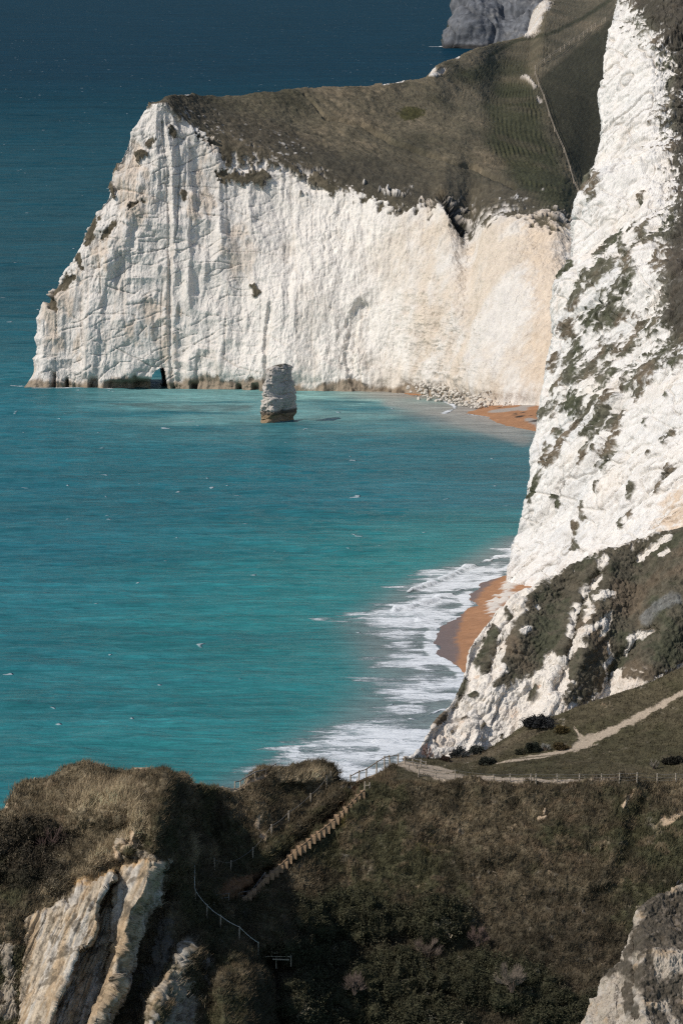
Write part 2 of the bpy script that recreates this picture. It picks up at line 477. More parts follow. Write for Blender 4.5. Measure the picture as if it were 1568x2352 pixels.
    disp += 0.6 * sstep(0, 0.9, S([(398,860),(400,650),(396,480),(390,300)], 16) + jit * .3)
    foot = sstep(3.0, 1.2, P[..., 2]) * (lev < 3.2)
    disp -= foot * (0.7 * sstep(-0.1, 0.35, fbm(P, 3.0, 2, 45.0, st=(1, 1, 4))))
    for x, w, hgt in [(124, 6, 3.2), (152, 5, 2.0), (215, 14, 2.2), (290, 60, 1.7), (325, 30, 2.2), (440, 10, 1.6), (545, 8, 1.4), (655, 9, 1.9), (585, 12, 1.5)]:
        disp -= 2.2 * sstep(1, 0.3, np.abs(px - x) / w) * sstep(hgt, hgt * 0.55, P[..., 2]) * (lev < 4)
    grassd = 0.45 * fbm(P, 4.0, 4, 51.0, 0.6) + 0.22 * fbm(P, 0.9, 3, 52.0, 0.6)
    terr_poly = [(1130,190),(1180,178),(1225,185),(1262,300),(1330,440),(1312,505),(1250,480),(1180,430),(1120,330),(1105,250)]
    terr = sstep(-14, 26, sdf_poly(px, py, terr_poly) + 16 * fbm(P, 8, 3, 59.))
    xl_ = np.interp(py, [178, 230, 300, 360, 430, 505], [1145, 1112, 1104, 1125, 1178, 1290]); xr_ = np.interp(py, [178, 300, 440, 505], [1222, 1264, 1330, 1345])
    ph = 96 * (px - xl_) / (xr_ - xl_) + 6.5 * fbm(P, 14, 3, 53.0)
    steps_ = np.sin(ph) * terr * (0.5 + 1.2 * fbm(P, 5, 2, 54.0))
    grassd = grassd * (1 - 0.5 * terr) * (1 - 0.75 * sstep(-10, 30, px - np.interp(py, [-100, 50, 180, 440], [1300, 1300, 1228, 1330]))) + 0.13 * steps_
    grassd -= 0.5 * sstep(0, 0.8, S([(700,215),(740,262)], 5, asp=1)) * 1
    grassd -= 0.9 * sstep(0, 1, S([(745,270),(830,285),(900,325),(1000,360),(1090,385),(1180,430)], 7))
    grassd -= gully * 1.5
    edge = np.where(lev > 10.2, 0.25, 1.0) * np.where(segs(ncol)[None] < 0.5, 0.2, 1)
    far = np.clip(1100 / P[..., 1], 0, 1)
    P = P + nrm * ((disp * ch + grassd * veg * (1 - 0.5 * sstep(1100, 1300, P[..., 1]))) * edge)[..., None]
    # albedo
    col = np.broadcast_to(CHALK, P.shape).astype(np.float32).copy()
    st1 = 1.5 * fbm(P, 6.0, 4, 61.0, 0.65, (1, 1, 1.8)); st2 = 1.4 * fbm(P, 1.5, 4, 62.0, 0.68, (1, 1, 3.0))
    col = col * (1 - 0.13 * bay)[..., None]; col = mixc(col, (0.60, 0.51, 0.41), 0.65 * bay * sstep(-0.25, 0.5, st1 + 0.2) + 0.25 * sstep(0.0, 0.5, st1))
    col = mixc(col, (0.60, 0.48, 0.36), 0.75 * sstep(0.1, 0.9, S([(1250,520),(1270,700),(1240,850)], 80) + jit * .4))
    col = mixc(col, (0.70, 0.65, 0.595), 0.9 * sstep(900, 300, px))
    col = mixc(col, (0.45, 0.42, 0.38), 0.4 * sstep(0.2, 0.55, st1 - 0.4 * st2) * sstep(1000, 500, px))
    col = mixc(col, (0.52, 0.48, 0.44), 0.55 * left * sstep(-0.2, 0.5, st2))
    col = mixc(col, (0.55, 0.42, 0.30), 0.5 * left * sstep(0.2, 0.6, st1 + 0.4 * st2) * sstep(0.9, 0.4, cr))
    col = mixc(col, (0.50, 0.42, 0.34), 0.55 * lump * sstep(0.0, 0.5, -crumb + 0.25))
    col = mixc(col, (0.42, 0.35, 0.28), np.clip(cr + bed, 0, 1) * 0.35 * (1 - bay))
    t = sstep(1.8, 0.9, P[..., 2] + 1.3 * st1 + 0.7 * st2) * (lev < 4) * sstep(1120, 1020, px)
    col = mixc(col, (0.22, 0.16, 0.10), t * 0.85)
    col = mixc(col, (0.05, 0.042, 0.034), sstep(0.1, 0.45, fbm(P, 1.6, 3, 63.0, st=(1, 1, 2))) * t * 0.8)
    g1 = fbm(P, 14.0, 4, 64.0); g2 = fbm(P, 1.6, 4, 65.0, 0.65)
    gr = np.broadcast_to(np.array((0.145, 0.122, 0.080), np.float32), P.shape).copy()
    gr = mixc(gr, (0.19, 0.150, 0.097), 0.8 * sstep(0.05, 0.5, g1 + 0.5 * g2))
    gr = mixc(gr, (0.065, 0.060, 0.038), sstep(0.0, 0.45, -g1 + 0.5 * g2) * 0.75)
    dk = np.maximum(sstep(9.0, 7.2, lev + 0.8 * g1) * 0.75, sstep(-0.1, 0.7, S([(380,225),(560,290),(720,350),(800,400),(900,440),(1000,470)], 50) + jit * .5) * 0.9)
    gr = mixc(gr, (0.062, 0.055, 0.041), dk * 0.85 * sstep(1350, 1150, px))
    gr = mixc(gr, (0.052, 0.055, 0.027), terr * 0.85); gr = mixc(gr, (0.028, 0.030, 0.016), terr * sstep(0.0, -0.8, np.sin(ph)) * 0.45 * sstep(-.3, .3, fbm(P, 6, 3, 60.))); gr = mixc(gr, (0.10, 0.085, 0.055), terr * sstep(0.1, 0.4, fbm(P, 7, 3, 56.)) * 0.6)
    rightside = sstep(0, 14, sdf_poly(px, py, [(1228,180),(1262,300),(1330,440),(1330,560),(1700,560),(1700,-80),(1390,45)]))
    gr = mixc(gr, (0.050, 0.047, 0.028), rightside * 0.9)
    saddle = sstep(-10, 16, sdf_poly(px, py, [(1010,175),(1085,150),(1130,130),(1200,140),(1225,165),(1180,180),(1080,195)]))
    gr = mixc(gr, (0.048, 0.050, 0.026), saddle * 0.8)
    gr = mixc(gr, (0.055, 0.052, 0.018), sstep(0, 0.3, blob(px, py, 945, 262, 34, 17) + jit * .5) * 0.9)
    gr = mixc(gr, (0.022, 0.021, 0.017), gully)
    pth = sstep(0, 0.5, S([(1120,130),(1180,95),(1270,75),(1340,40),(1400,0)], 6))
    gr = mixc(gr, (0.042, 0.044, 0.024), pth * 0.8)
    gr = gr * (1 + 0.5 * g2[..., None]) * (1 + 0.35 * fbm(P, 0.5, 2, 66.0)[..., None])
    col = col * (1 + 0.10 * st2[..., None])
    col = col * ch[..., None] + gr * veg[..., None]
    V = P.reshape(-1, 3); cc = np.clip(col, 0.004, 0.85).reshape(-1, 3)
    # the sea arch: a hole through the thin end of the headland
    ring = np.array([(343,905),(346,872),(350,859),(358,850),(366,845),(377,843),(380,852),(383,872),(389,905)], float)
    d = np.r_[0, np.cumsum(np.hypot(*np.diff(ring, axis=0).T))]
    ring = np.stack([np.interp(np.linspace(0, d[-1], 40), d, ring[:, k]) for k in range(2)], 1)
    px2, py2 = proj(P)
    fc_px = (px2[:-1, :-1] + px2[1:, 1:]) / 2; fc_py = (py2[:-1, :-1] + py2[1:, 1:]) / 2
    inside = sdf_poly(fc_px, fc_py, ring) > 0.8
    front = (lev[:-1, :-1] < 5)
    ringD = 1001.6
    rw = unproj(ring[:, 0], ring[:, 1], ringD)
    bx = (P[:-1, :-1, 0] + P[1:, 1:, 0]) / 2; bz = (P[:-1, :-1, 2] + P[1:, 1:, 2]) / 2
    binside = sdf_poly(bx, bz, np.stack([rw[:, 0] - 1.15, rw[:, 2]], 1)) > -0.5
    keep = ~((inside & front) | (binside & (lev[:-1, :-1] >= 10)))
    Fc = grid_faces(*P.shape[:2], keep)
    # tunnel walls
    nt_ = 26
    tw = []
    for k in range(nt_):
        s = k / (nt_ - 1)
        q = rw.copy()
        q[:, 1] += -2.2 + 20.0 * s
        q[:, 0] += -0.1 - 1.5 * s
        q[:, 0] += 0.0
        tw.append(q)
    tw = np.array(tw)
    # pull the first ring back to the local front surface so nothing stands proud
    fp = P[:int(sum(nrow[:4]))].reshape(-1, 3); fpx, fpy = proj(fp)
    for j in range(len(ring)):
        k = np.argmin((fpx - ring[j, 0]) ** 2 + (fpy - ring[j, 1]) ** 2)
        tw[:, j, 1] += (fp[k, 1] + 0.15 - tw[0, j, 1]) * (1 - np.linspace(0, 1, nt_))
    ctr = tw.mean(axis=1, keepdims=True)
    tw += (tw - ctr) * (0.10 * fbm(tw, 1.2, 3, 71.0))[..., None]
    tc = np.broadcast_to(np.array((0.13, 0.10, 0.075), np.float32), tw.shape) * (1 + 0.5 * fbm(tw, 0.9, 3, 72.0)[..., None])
    Ft = grid_faces(*tw.shape[:2]) + len(V)
    o = mesh_np('cliff_headland', np.concatenate([V, tw.reshape(-1, 3)]), np.concatenate([Fc, Ft]), M_CHALK, np.concatenate([cc, np.clip(tc, 0.01, 1).reshape(-1, 3)]))
    return tag(o, kind='structure'), P, lev

headland, HP, HLEV = build_headland()

# ------------------------------------------------------------------ tall white cliff on the right
def build_cliff():
    sil = [(1158,1470,700),(1164,1352,705),(1175,1254,708),(1191,1216,709.5),(1210,1123,712),(1207,1048,715),(1227,989,717),(1237,918,720),(1252,843,723),(1268,768,726),
           (1271,694,729),(1279,638,731),(1302,589,733),(1312,526,736),(1326,466,738),(1347,414,741),(1366,378,743),(1382,304,746),(1375,229,749),
           (1384,110,753),(1402,31,756),(1413,0,757),(1440,-70,761),(1500,-130,772),(1600,-150,790)]
    fr = [0.0, 0.05, 0.16, 0.34, 0.55, 0.78, 1.0, 1.35, 6.0]
    rows = []
    sil = [(x + 3, y, D) for x, y, D in sil]
    for i, (x, y, D) in enumerate(sil):
        t = np.clip((1352 - y) / 1352.0, 0, 1.1)
        wid = 1600 - x
        r = [unproj(x + 60, y + 2, D + 40), unproj(x + 14, y + 1, D + 10)]
        sl = 0.118 - 0.055 * t
        for f in fr:
            # the lit nose curves from edge-on to facing the bay; the upper right is a scrub slope lying back
            d = D - sl * wid * (min(f, 1.45) ** 0.9)
            if y < 830 and f > 0.6: d += (min(f, 1.6) - 0.6) * 16 * min(1, (830 - y) / 500)
            yy = y
            r.append(unproj(x + wid * f, yy, d))
        rows.append(r)
    CTL = np.array(rows)
    ncol = [8, 14, 26, 34, 50, 54, 56, 46, 14, 26]
    nrow = []
    for a, b in zip(sil[:-1], sil[1:]):
        nrow.append(max(8, int(math.hypot(a[0] - b[0], a[1] - b[1]) / 1.75)) if b[1] > -20 else 10)
    A = pchip(np.arange(CTL.shape[1]), CTL.transpose(1, 0, 2), segs(ncol))
    P = pchip(np.arange(CTL.shape[0]), A.transpose(1, 0, 2), segs(nrow))
    px, py = proj(P)
    nrm = normals(P)
    if nrm[..., 0].mean() > 0: nrm = -nrm
    Qj = P.copy(); Qj[..., 1] = P[..., 1] + 1.0 * P[..., 2]
    jit = 1.0 * fbm(Qj, 2.0, 4, 108.0, 0.7, (1, 1, 4.5)) + 1.25 * fbm(Qj, 0.55, 3, 109.0, 0.72, (1, 1.2, 4.0))
    c4 = lambda L: [(1003.5 + a * .3733, 376.3 + b * .3733) for a, b in L]
    vp = np.full(px.shape, -9.0)
    for L, w in [([(1000,560),(1110,420)],25),([(985,720),(1040,650),(1080,640)],38),([(945,985),(1010,915),(1095,850)],42),([(1010,960),(1120,900)],36),
                 ([(900,780),(950,680)],18),([(850,900),(900,800)],20),([(1160,780),(1205,690),(1180,610)],38),([(1140,480),(1170,560),(1230,530),(1300,380)],20),
                 ([(1310,500),(1360,480)],26),([(805,1010),(850,1090),(830,1200),(800,1310)],36),([(1110,1150),(1160,1090),(1205,960)],30),
                 ([(880,1340),(950,1240),(1050,1120)],34),([(1000,1380),(1060,1250)],24),([(1150,1380),(1160,1280)],18),
                 ([(1210,1340),(1350,1200),(1420,1110),(1512,1080)],52),([(1230,1430),(1290,1330)],28),([(780,1490),(860,1440),(830,1520)],36),
                 ([(640,1530),(700,1490)],28),([(800,1680),(860,1580),(990,1430)],17),([(720,1640),(765,1690),(740,1800),(680,1850),(640,1810),(665,1730)],20),
                 ([(960,1700),(1030,1580),(1080,1450)],36),([(1110,1640),(1135,1560)],26),([(1000,1860),(1080,1720)],22),([(600,2020),(640,1900)],20),
                 ([(815,2350),(832,2210)],14),([(890,1850),(950,1740)],12),([(1360,2010),(1430,1860)],13),([(735,1190),(700,1260)],20),([(880,2170),(890,2080)],10),
                 ([(1225,240),(1255,160)],12),([(1220,190),(1228,220)],10),([(1190,420),(1205,370)],11),([(960,190),(1000,110)],22),([(900,170),(960,60)],16),
                 ([(590,2080),(600,2000)],12),([(970,2010),(980,1960)],12),([(1180,2160),(1190,2130)],12),([(985,1760),(1010,1800)],14),
                 ([(740,700),(820,600)],11),([(760,1280),(700,1420)],10),([(1270,1000),(1300,940)],16),([(1400,1720),(1450,1660)],14),([(1310,1600),(1310,1620)],12),
                 ([(1190,2060),(1215,1970)],10),([(1130,2230),(1140,2180)],9),([(720,2050),(726,2100)],9),([(1430,1440),(1440,1450)],8),([(1310,1780),(1290,1800)],8),
                 ([(1480,1240),(1512,1220)],30),([(1340,930),(1290,1030)],20),([(1390,520),(1330,650)],16),([(1440,330),(1380,420)],18)]:
        vp = np.maximum(vp, stroke(px, py, c4(L), w * 1.25 * .3733))
    veg = sstep(-0.25, 0.45, vp + jit * 1.3 + 0.03)
    scrub = [(1419,9),(1441,44),(1485,79),(1503,123),(1522,140),(1525,211),(1529,325),(1532,440),(1522,525),(1512,638),(1496,712),(1508,768),(1540,800),(1620,790),(1700,1600),(9000,1600),(9000,-400),(1380,-400),(1400,-20)]
    sd = sdf_poly(px, py, scrub)
    sc = sstep(-0.15, 0.3, sd / 30.0 + jit * 1.4 - 0.1 - 0.25 * sstep(0.0, 0.4, fbm(P, 1.6, 4, 113.0, 0.6, (1, 1, 2.5))))
    veg = np.maximum(veg, sc * 0.97)
    ch = 1 - veg
    Q = P.copy(); Q[..., 1] = P[..., 1] + 0.9 * P[..., 2]          # gullies run down to the left
    big = 1.5 * fbm(Q, 10.0, 2, 121.0, 0.45, (1, 1, 3.0)) + 0.55 * ribs(Q, 4.5, 122.0, (1, 1, 7))
    rough = 0.26 * ribs(Q, 1.5, 123.0, (1, 1, 8.0)) + 0.14 * ridg(Q, 0.8, 3, 123.5, 0.6, (1, 1, 4.0)) + 0.20 * fbm(P, 0.6, 4, 124.0, 0.65, (1, 1, 2.0))
    cr = crack(Q, 4.0, 0.03, 125.0, (1, 1, 7)) + 0.7 * crack(P, 3.5, 0.03, 126.0, (2.5, 2.5, 1))
    disp = (big + rough - 0.45 * cr) + veg * (0.15 + 0.20 * fbm(P, 0.6, 3, 127.0, 0.7)) * (1 - 0.6 * sstep(1540, 1580, px))
    cf = segs(ncol)[None]
    disp = disp * np.where(cf < 1.0, 0.3, 1.0) - big * 0.6 * sstep(4.5, 2.0, cf)
    P = P + nrm * disp[..., None]
    st1 = fbm(Q, 6.0, 4, 131.0, 0.55, (1, 1, 3)); st2 = fbm(P, 1.2, 4, 132.0, 0.6, (1, 1, 2))
    col = np.broadcast_to(np.array((0.735, 0.70, 0.655), np.float32), P.shape).copy()
    col = mixc(col, (0.72, 0.65, 0.57), 0.6 * sstep(0.0, 0.5, st1 + 0.3 * st2))
    col = mixc(col, (0.60, 0.59, 0.57), 0.6 * sstep(0.15, 0.5, -st1 + 0.4 * st2))
    col = mixc(col, (0.58, 0.44, 0.31), 0.8 * sstep(0, 0.8, np.maximum(blob(px, py, 1560, 1180, 50, 90, 20), -9) + jit * 0.6))
    col = mixc(col, (0.42, 0.37, 0.31), np.clip(cr, 0, 1) * 0.3)
    col = col * (1 + 0.08 * st2[..., None])
    gr = np.broadcast_to(np.array((0.110, 0.104, 0.075), np.float32), P.shape).copy()
    g1 = fbm(P, 4.0, 3, 133.0); g2 = fbm(P, 0.7, 3, 134.0, 0.7)
    gr = mixc(gr, (0.150, 0.120, 0.085), sstep(0.0, 0.4, g1))
    gr = mixc(gr, (0.075, 0.078, 0.050), sstep(0.05, 0.4, -g1))
    gr = mixc(gr, (0.38, 0.36, 0.32), sstep(0.25, 0.5, fbm(Q, 0.7, 3, 135.0, 0.65, (1, 1, 2.5))) * 0.7)
    gr = mixc(gr, (0.045, 0.036, 0.026), sstep(0, 40, sd) * 0.8)
    gr = gr * (1 + 0.6 * g2[..., None])
    col = col * ch[..., None] + gr * veg[..., None]
    return tag(mesh_np('cliff', P, grid_faces(*P.shape[:2]), M_CHALK, np.clip(col, 0.01, 0.85)), kind='structure'), P
cliff, KP = build_cliff()

# ------------------------------------------------------------------ far grey headland
def build_far():
    pxs = np.linspace(1015, 1420, 150)
    crest = curve([(1015,108,3620),(1024,100,3620),(1033,70,3630),(1050,45,3640),(1056,20,3645),(1068,0,3650),(1090,-40,3665),(1180,-75,3680),(1300,-95,3690),(1420,-100,3700)], pxs)
    bD = np.interp(pxs, [1015, 1100, 1160, 1250, 1420], [3618, 3600, 3596, 3560, 3480])
    top = unproj(pxs, crest[:, 0], crest[:, 1])
    base = zpoint(pxs, bD, -2.0)
    back = zpoint(pxs + 10, crest[:, 1] + 300, -3.0)
    CTL = np.stack([base, lerp(base, top, 0.35) + np.array((0, -8, 0)), lerp(base, top, 0.7) + np.array((0, -6, 0)), top, top + np.array((0, 60, 3.0)), back])
    P = pchip(np.arange(6), CTL, segs([40, 40, 36, 10, 8]))
    lev = np.broadcast_to(segs([40, 40, 36, 10, 8])[:, None], P.shape[:2])
    n = normals(P); n *= -np.sign(n[:60, :, 1].mean())
    d = 9 * fbm(P, 24, 3, 151.0, 0.5, (1, 1, 2.6)) + 4.0 * ribs(P, 11, 152.0, (1, 2, 5)) + 1.6 * ribs(P, 4.0, 152.5, (1, 2, 4)) + 0.9 * ridg(P, 3.0, 3, 153.0, 0.5, (6, 6, 1))
    d *= np.where(lev > 2.9, 0.2, 1) * sstep(0, 6, np.arange(150))[None]
    P = P + n * d[..., None]
    st = fbm(P, 4.0, 3, 154.0, 0.6, (6, 6, 1)); s2 = fbm(P, 16, 4, 155.0)
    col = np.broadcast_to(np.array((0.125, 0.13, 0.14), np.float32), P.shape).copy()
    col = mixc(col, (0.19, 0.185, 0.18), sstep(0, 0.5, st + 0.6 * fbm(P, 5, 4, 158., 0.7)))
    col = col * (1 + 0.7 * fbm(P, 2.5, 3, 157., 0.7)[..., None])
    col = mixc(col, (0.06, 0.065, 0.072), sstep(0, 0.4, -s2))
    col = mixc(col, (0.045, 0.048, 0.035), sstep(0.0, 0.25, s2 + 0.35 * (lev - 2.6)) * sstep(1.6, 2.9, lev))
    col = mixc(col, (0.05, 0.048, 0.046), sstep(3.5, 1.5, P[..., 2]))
    return tag(mesh_np('far_headland', P, grid_faces(*P.shape[:2]), M_CHALK, np.clip(col, 0.01, 0.8)), kind='structure')
build_far()

# ------------------------------------------------------------------ sea stack
def build_stack():
    L = lambda x, y: (564.5 + x * .12, 815.4 + y * .12)
    prof = [(176,660,760),(190,620,775),(230,490,830),(300,430,860),(400,408,866),(500,378,885),(600,345,922),(700,342,946),(780,348,945),(820,372,943),(850,345,940),(920,330,936),(1000,314,938),(1100,318,942),(1150,316,940),(1190,308,915),(1240,300,888),(1300,312,890),(1400,306,895)]
    base = on_water(640, 969)
    x0, y0 = base
    zs = []; rows = []
    D = float(y0)
    nth = 110
    th = np.linspace(0, 2 * math.pi, nth, endpoint=False)
    for y, a, b in prof:
        pa = unproj(L(a, y)[0], L(a, y)[1], D); pb = unproj(L(b, y)[0], L(b, y)[1], D)
        cx, hw, z = (pa[0] + pb[0]) / 2, (pb[0] - pa[0]) / 2, pa[2]
        ce, se = np.cos(th), np.sin(th)
        k = 0.62
        X = np.sign(ce) * np.abs(ce) ** k * hw
        Y = np.sign(se) * np.abs(se) ** 0.8 * (1.9 if hw > 1.6 else hw * 1.05)
        Y = Y + 1.15 * X                                       # main face turned away from the sun
        low = sstep(740, 830, y) * 1.0
        bulge = low * np.exp(-((X + 0.75 * hw * 0.5) / 1.0) ** 2) * (se < 0.1)
        Y = Y - 1.7 * bulge
        if 1120 < y < 1200: Y = np.where(se < 0, Y + 0.9 * np.exp(-((X + 0.2) / 1.2) ** 2), Y)
        rows.append(np.stack([cx + X, D + Y + 1.0, np.full(nth, z)], 1))
    CTL = np.array(rows)
    P = pchip(np.arange(len(prof)), CTL, segs([6, 6, 8, 12, 12, 12, 12, 10, 8, 6, 10, 10, 12, 8, 8, 8, 8, 6]))
    P = np.concatenate([P, P[:, :1]], 1)
    cen = P.mean(axis=1, keepdims=True)
    out = P - cen; out[..., 2] = 0; out /= np.linalg.norm(out, axis=-1, keepdims=True)
    d = 0.75 * fbm(P, 1.7, 3, 161.0) + 0.46 * ridg(P, 0.85, 4, 162.0, 0.7, (1, 1, 1.2)) - 0.3 * crack(P, 1.9, 0.05, 163.0, (3, 3, 1))
    P = P + out * (d * sstep(0, 5, np.arange(P.shape[0]))[:, None])[..., None]
    P[:, -1] = P[:, 0]
    P = np.concatenate([cen[:1] * np.ones((1, P.shape[1], 1)), P], 0)
    s = fbm(P, 0.7, 4, 164.0, 0.65)
    col = np.broadcast_to(np.array((0.52, 0.47, 0.415), np.float32), P.shape).copy()
    col = mixc(col, (0.30, 0.27, 0.24), sstep(0.0, 0.5, s) * 0.7)
    col = mixc(col, (0.12, 0.11, 0.08), sstep(8.6, 9.4, P[..., 2] + s) * 0.9)
    t = sstep(2.0, 1.3, P[..., 2] + 0.5 * s)
    col = mixc(col, (0.26, 0.18, 0.10), t * 0.9)
    col = mixc(col, (0.05, 0.042, 0.032), sstep(1.1, 1.5, P[..., 2]) * sstep(2.1, 1.7, P[..., 2]) * 0.8)
    o = mesh_np('sea_stack', P, grid_faces(*P.shape[:2]), M_CHALK, np.clip(col, 0.01, 0.8))
    tag(o, 'grey chalk sea stack with brown tidemark standing alone in the turquoise bay', 'sea stack')
build_stack()
# ------------------------------------------------------------------ beaches
near_edge = [(800,1815),(850,1790),(930,1752),(985,1710),(1035,1655),(1080,1592),(1082,1558),(1052,1531),(1002,1497),(1000,1462),(1012,1438),(1060,1413),(1088,1390),(1078,1368),(1108,1341),(1166,1318),(1196,1290),(1222,1240),(1240,1160),(1252,1070)]
far_edge = [(1240,994),(1226,990),(1160,978),(1125,964),(1120,958),(1070,949),(1098,938),(1115,928),(1128,918),(1108,911),(1060,909),(940,908)]
ne = on_water(*np.array(near_edge, float).T); fe = on_water(*np.array(far_edge, float).T)
beach_poly = np.concatenate([ne, fe, [(8.0, 1010.0), (300.0, 1010.0), (300.0, 480.0), (0.0, 480.0)]])
shore_line = np.concatenate([ne, fe])

def build_beach():
    ys = np.concatenate([np.arange(500, 640, 1.0), np.arange(640, 730, 0.5), np.arange(730, 900, 2.0), np.arange(900, 1012, 0.6)])
    xs = np.concatenate([np.arange(-4, 70, 0.45), np.arange(72, 240, 6.0)])
    X, Y = np.meshgrid(xs, ys)
    P = np.stack([X, Y, 0 * X], -1)
    sd = sdf_poly(X, Y, beach_poly) + 0.5 * fbm(P, 6, 2, 201.0) + 0.25 * vn(X / 1.5, Y / 1.5, 0 * X)
    Z = np.where(sd > 0, 2.2 * (1 - np.exp(-sd * 0.055)), np.maximum(-1.5, sd * 0.08))
    Z = Z + 0.05 * fbm(P, 2.0, 3, 202.0) * sstep(0.5, 3, sd)
    P[..., 2] = Z
    px, py = proj(P)
    col = np.broadcast_to(np.array((0.335, 0.17, 0.085), np.float32), P.shape).copy()
    n = fbm(P, 3.0, 4, 203.0, 0.6)
    col = mixc(col, (0.43, 0.225, 0.115), sstep(0, 0.5, n + 0.5 * fbm(P, 0.7, 3, 209.)) * 0.7)
    col = col * (1 + 0.25 * fbm(P, 0.5, 3, 208., 0.7)[..., None])
    wpoly = np.maximum(sdf_poly(px, py, [(985,1440),(1062,1408),(1056,1436),(1046,1465),(1056,1492),(1046,1535),(985,1500)]), sdf_poly(px, py, [(1070,1372),(1105,1335),(1150,1320),(1118,1346),(1098,1362),(1090,1392)]))
    wet0 = sstep(-5, 5, wpoly + 10 * fbm(P, 4, 3, 210., 0.6)) * (Y < 800)
    wet = sstep(0.75, 0.15, Z - 0.10 * fbm(P, 5, 3, 207.0)) * (Y < 800)
    col = mixc(col, (0.135, 0.098, 0.085), wet * 0.95 * sstep(-0.1, 0.5, np.maximum(stroke(px, py, [(1080,1365),(1105,1350)], 26, 1.0), stroke(px, py, [(995,1470),(1030,1445)], 34, 1.0)) * 1.0 + stroke(px, py, [(1005,1500),(1040,1520)], 24) * .8 + .2))
    col = mixc(col, (0.155, 0.118, 0.108), wet0 * 0.95); wet = np.maximum(wet * 0, wet0)
    gp = np.maximum.reduce([stroke(px, py, [(1128,945,7),(1180,940,9),(1235,925,12)], 10, 2.0), stroke(px, py, [(1170,915,8),(1200,920,10),(1200,940,10)], 8, 2.0), stroke(px, py, [(1215,965,10),(1240,975,16)], 8, 2.0)])
    col = mixc(col, (0.34, 0.30, 0.26), sstep(-0.1, 0.4, gp + 0.8 * n) * (Y > 850))
    kelp = sstep(0.30, 0.42, fbm(P, 1.8, 3, 204.0, 0.6, (1.0, 2.6, 1))) * sstep(0.0, 0.5, np.maximum(stroke(px, py, [(1150,925),(1225,930)], 26, 1.5), stroke(px, py, [(1170,950),(1240,960)], 24, 1.5))) * (Y > 850)
    col = mixc(col, (0.035, 0.028, 0.022), kelp * 0.95)
    # pale chalk rubble at the cliff foot
    rub = sstep(-0.1, 0.3, stroke(px, py, [(1130,1395),(1160,1375),(1166,1345)], 14) + 1.2 * fbm(P, 1.5, 3, 205.0)) * (Y < 800)
    col = mixc(col, (0.62, 0.56, 0.49), rub)
    P[..., 2] += rub * 0.5 * np.abs(fbm(P, 0.9, 3, 206.0))
    tag(mesh_np('beach', P, grid_faces(*P.shape[:2]), M_SAND, np.clip(col, 0.01, 0.8), {'wet': wet}), kind='structure')
build_beach()

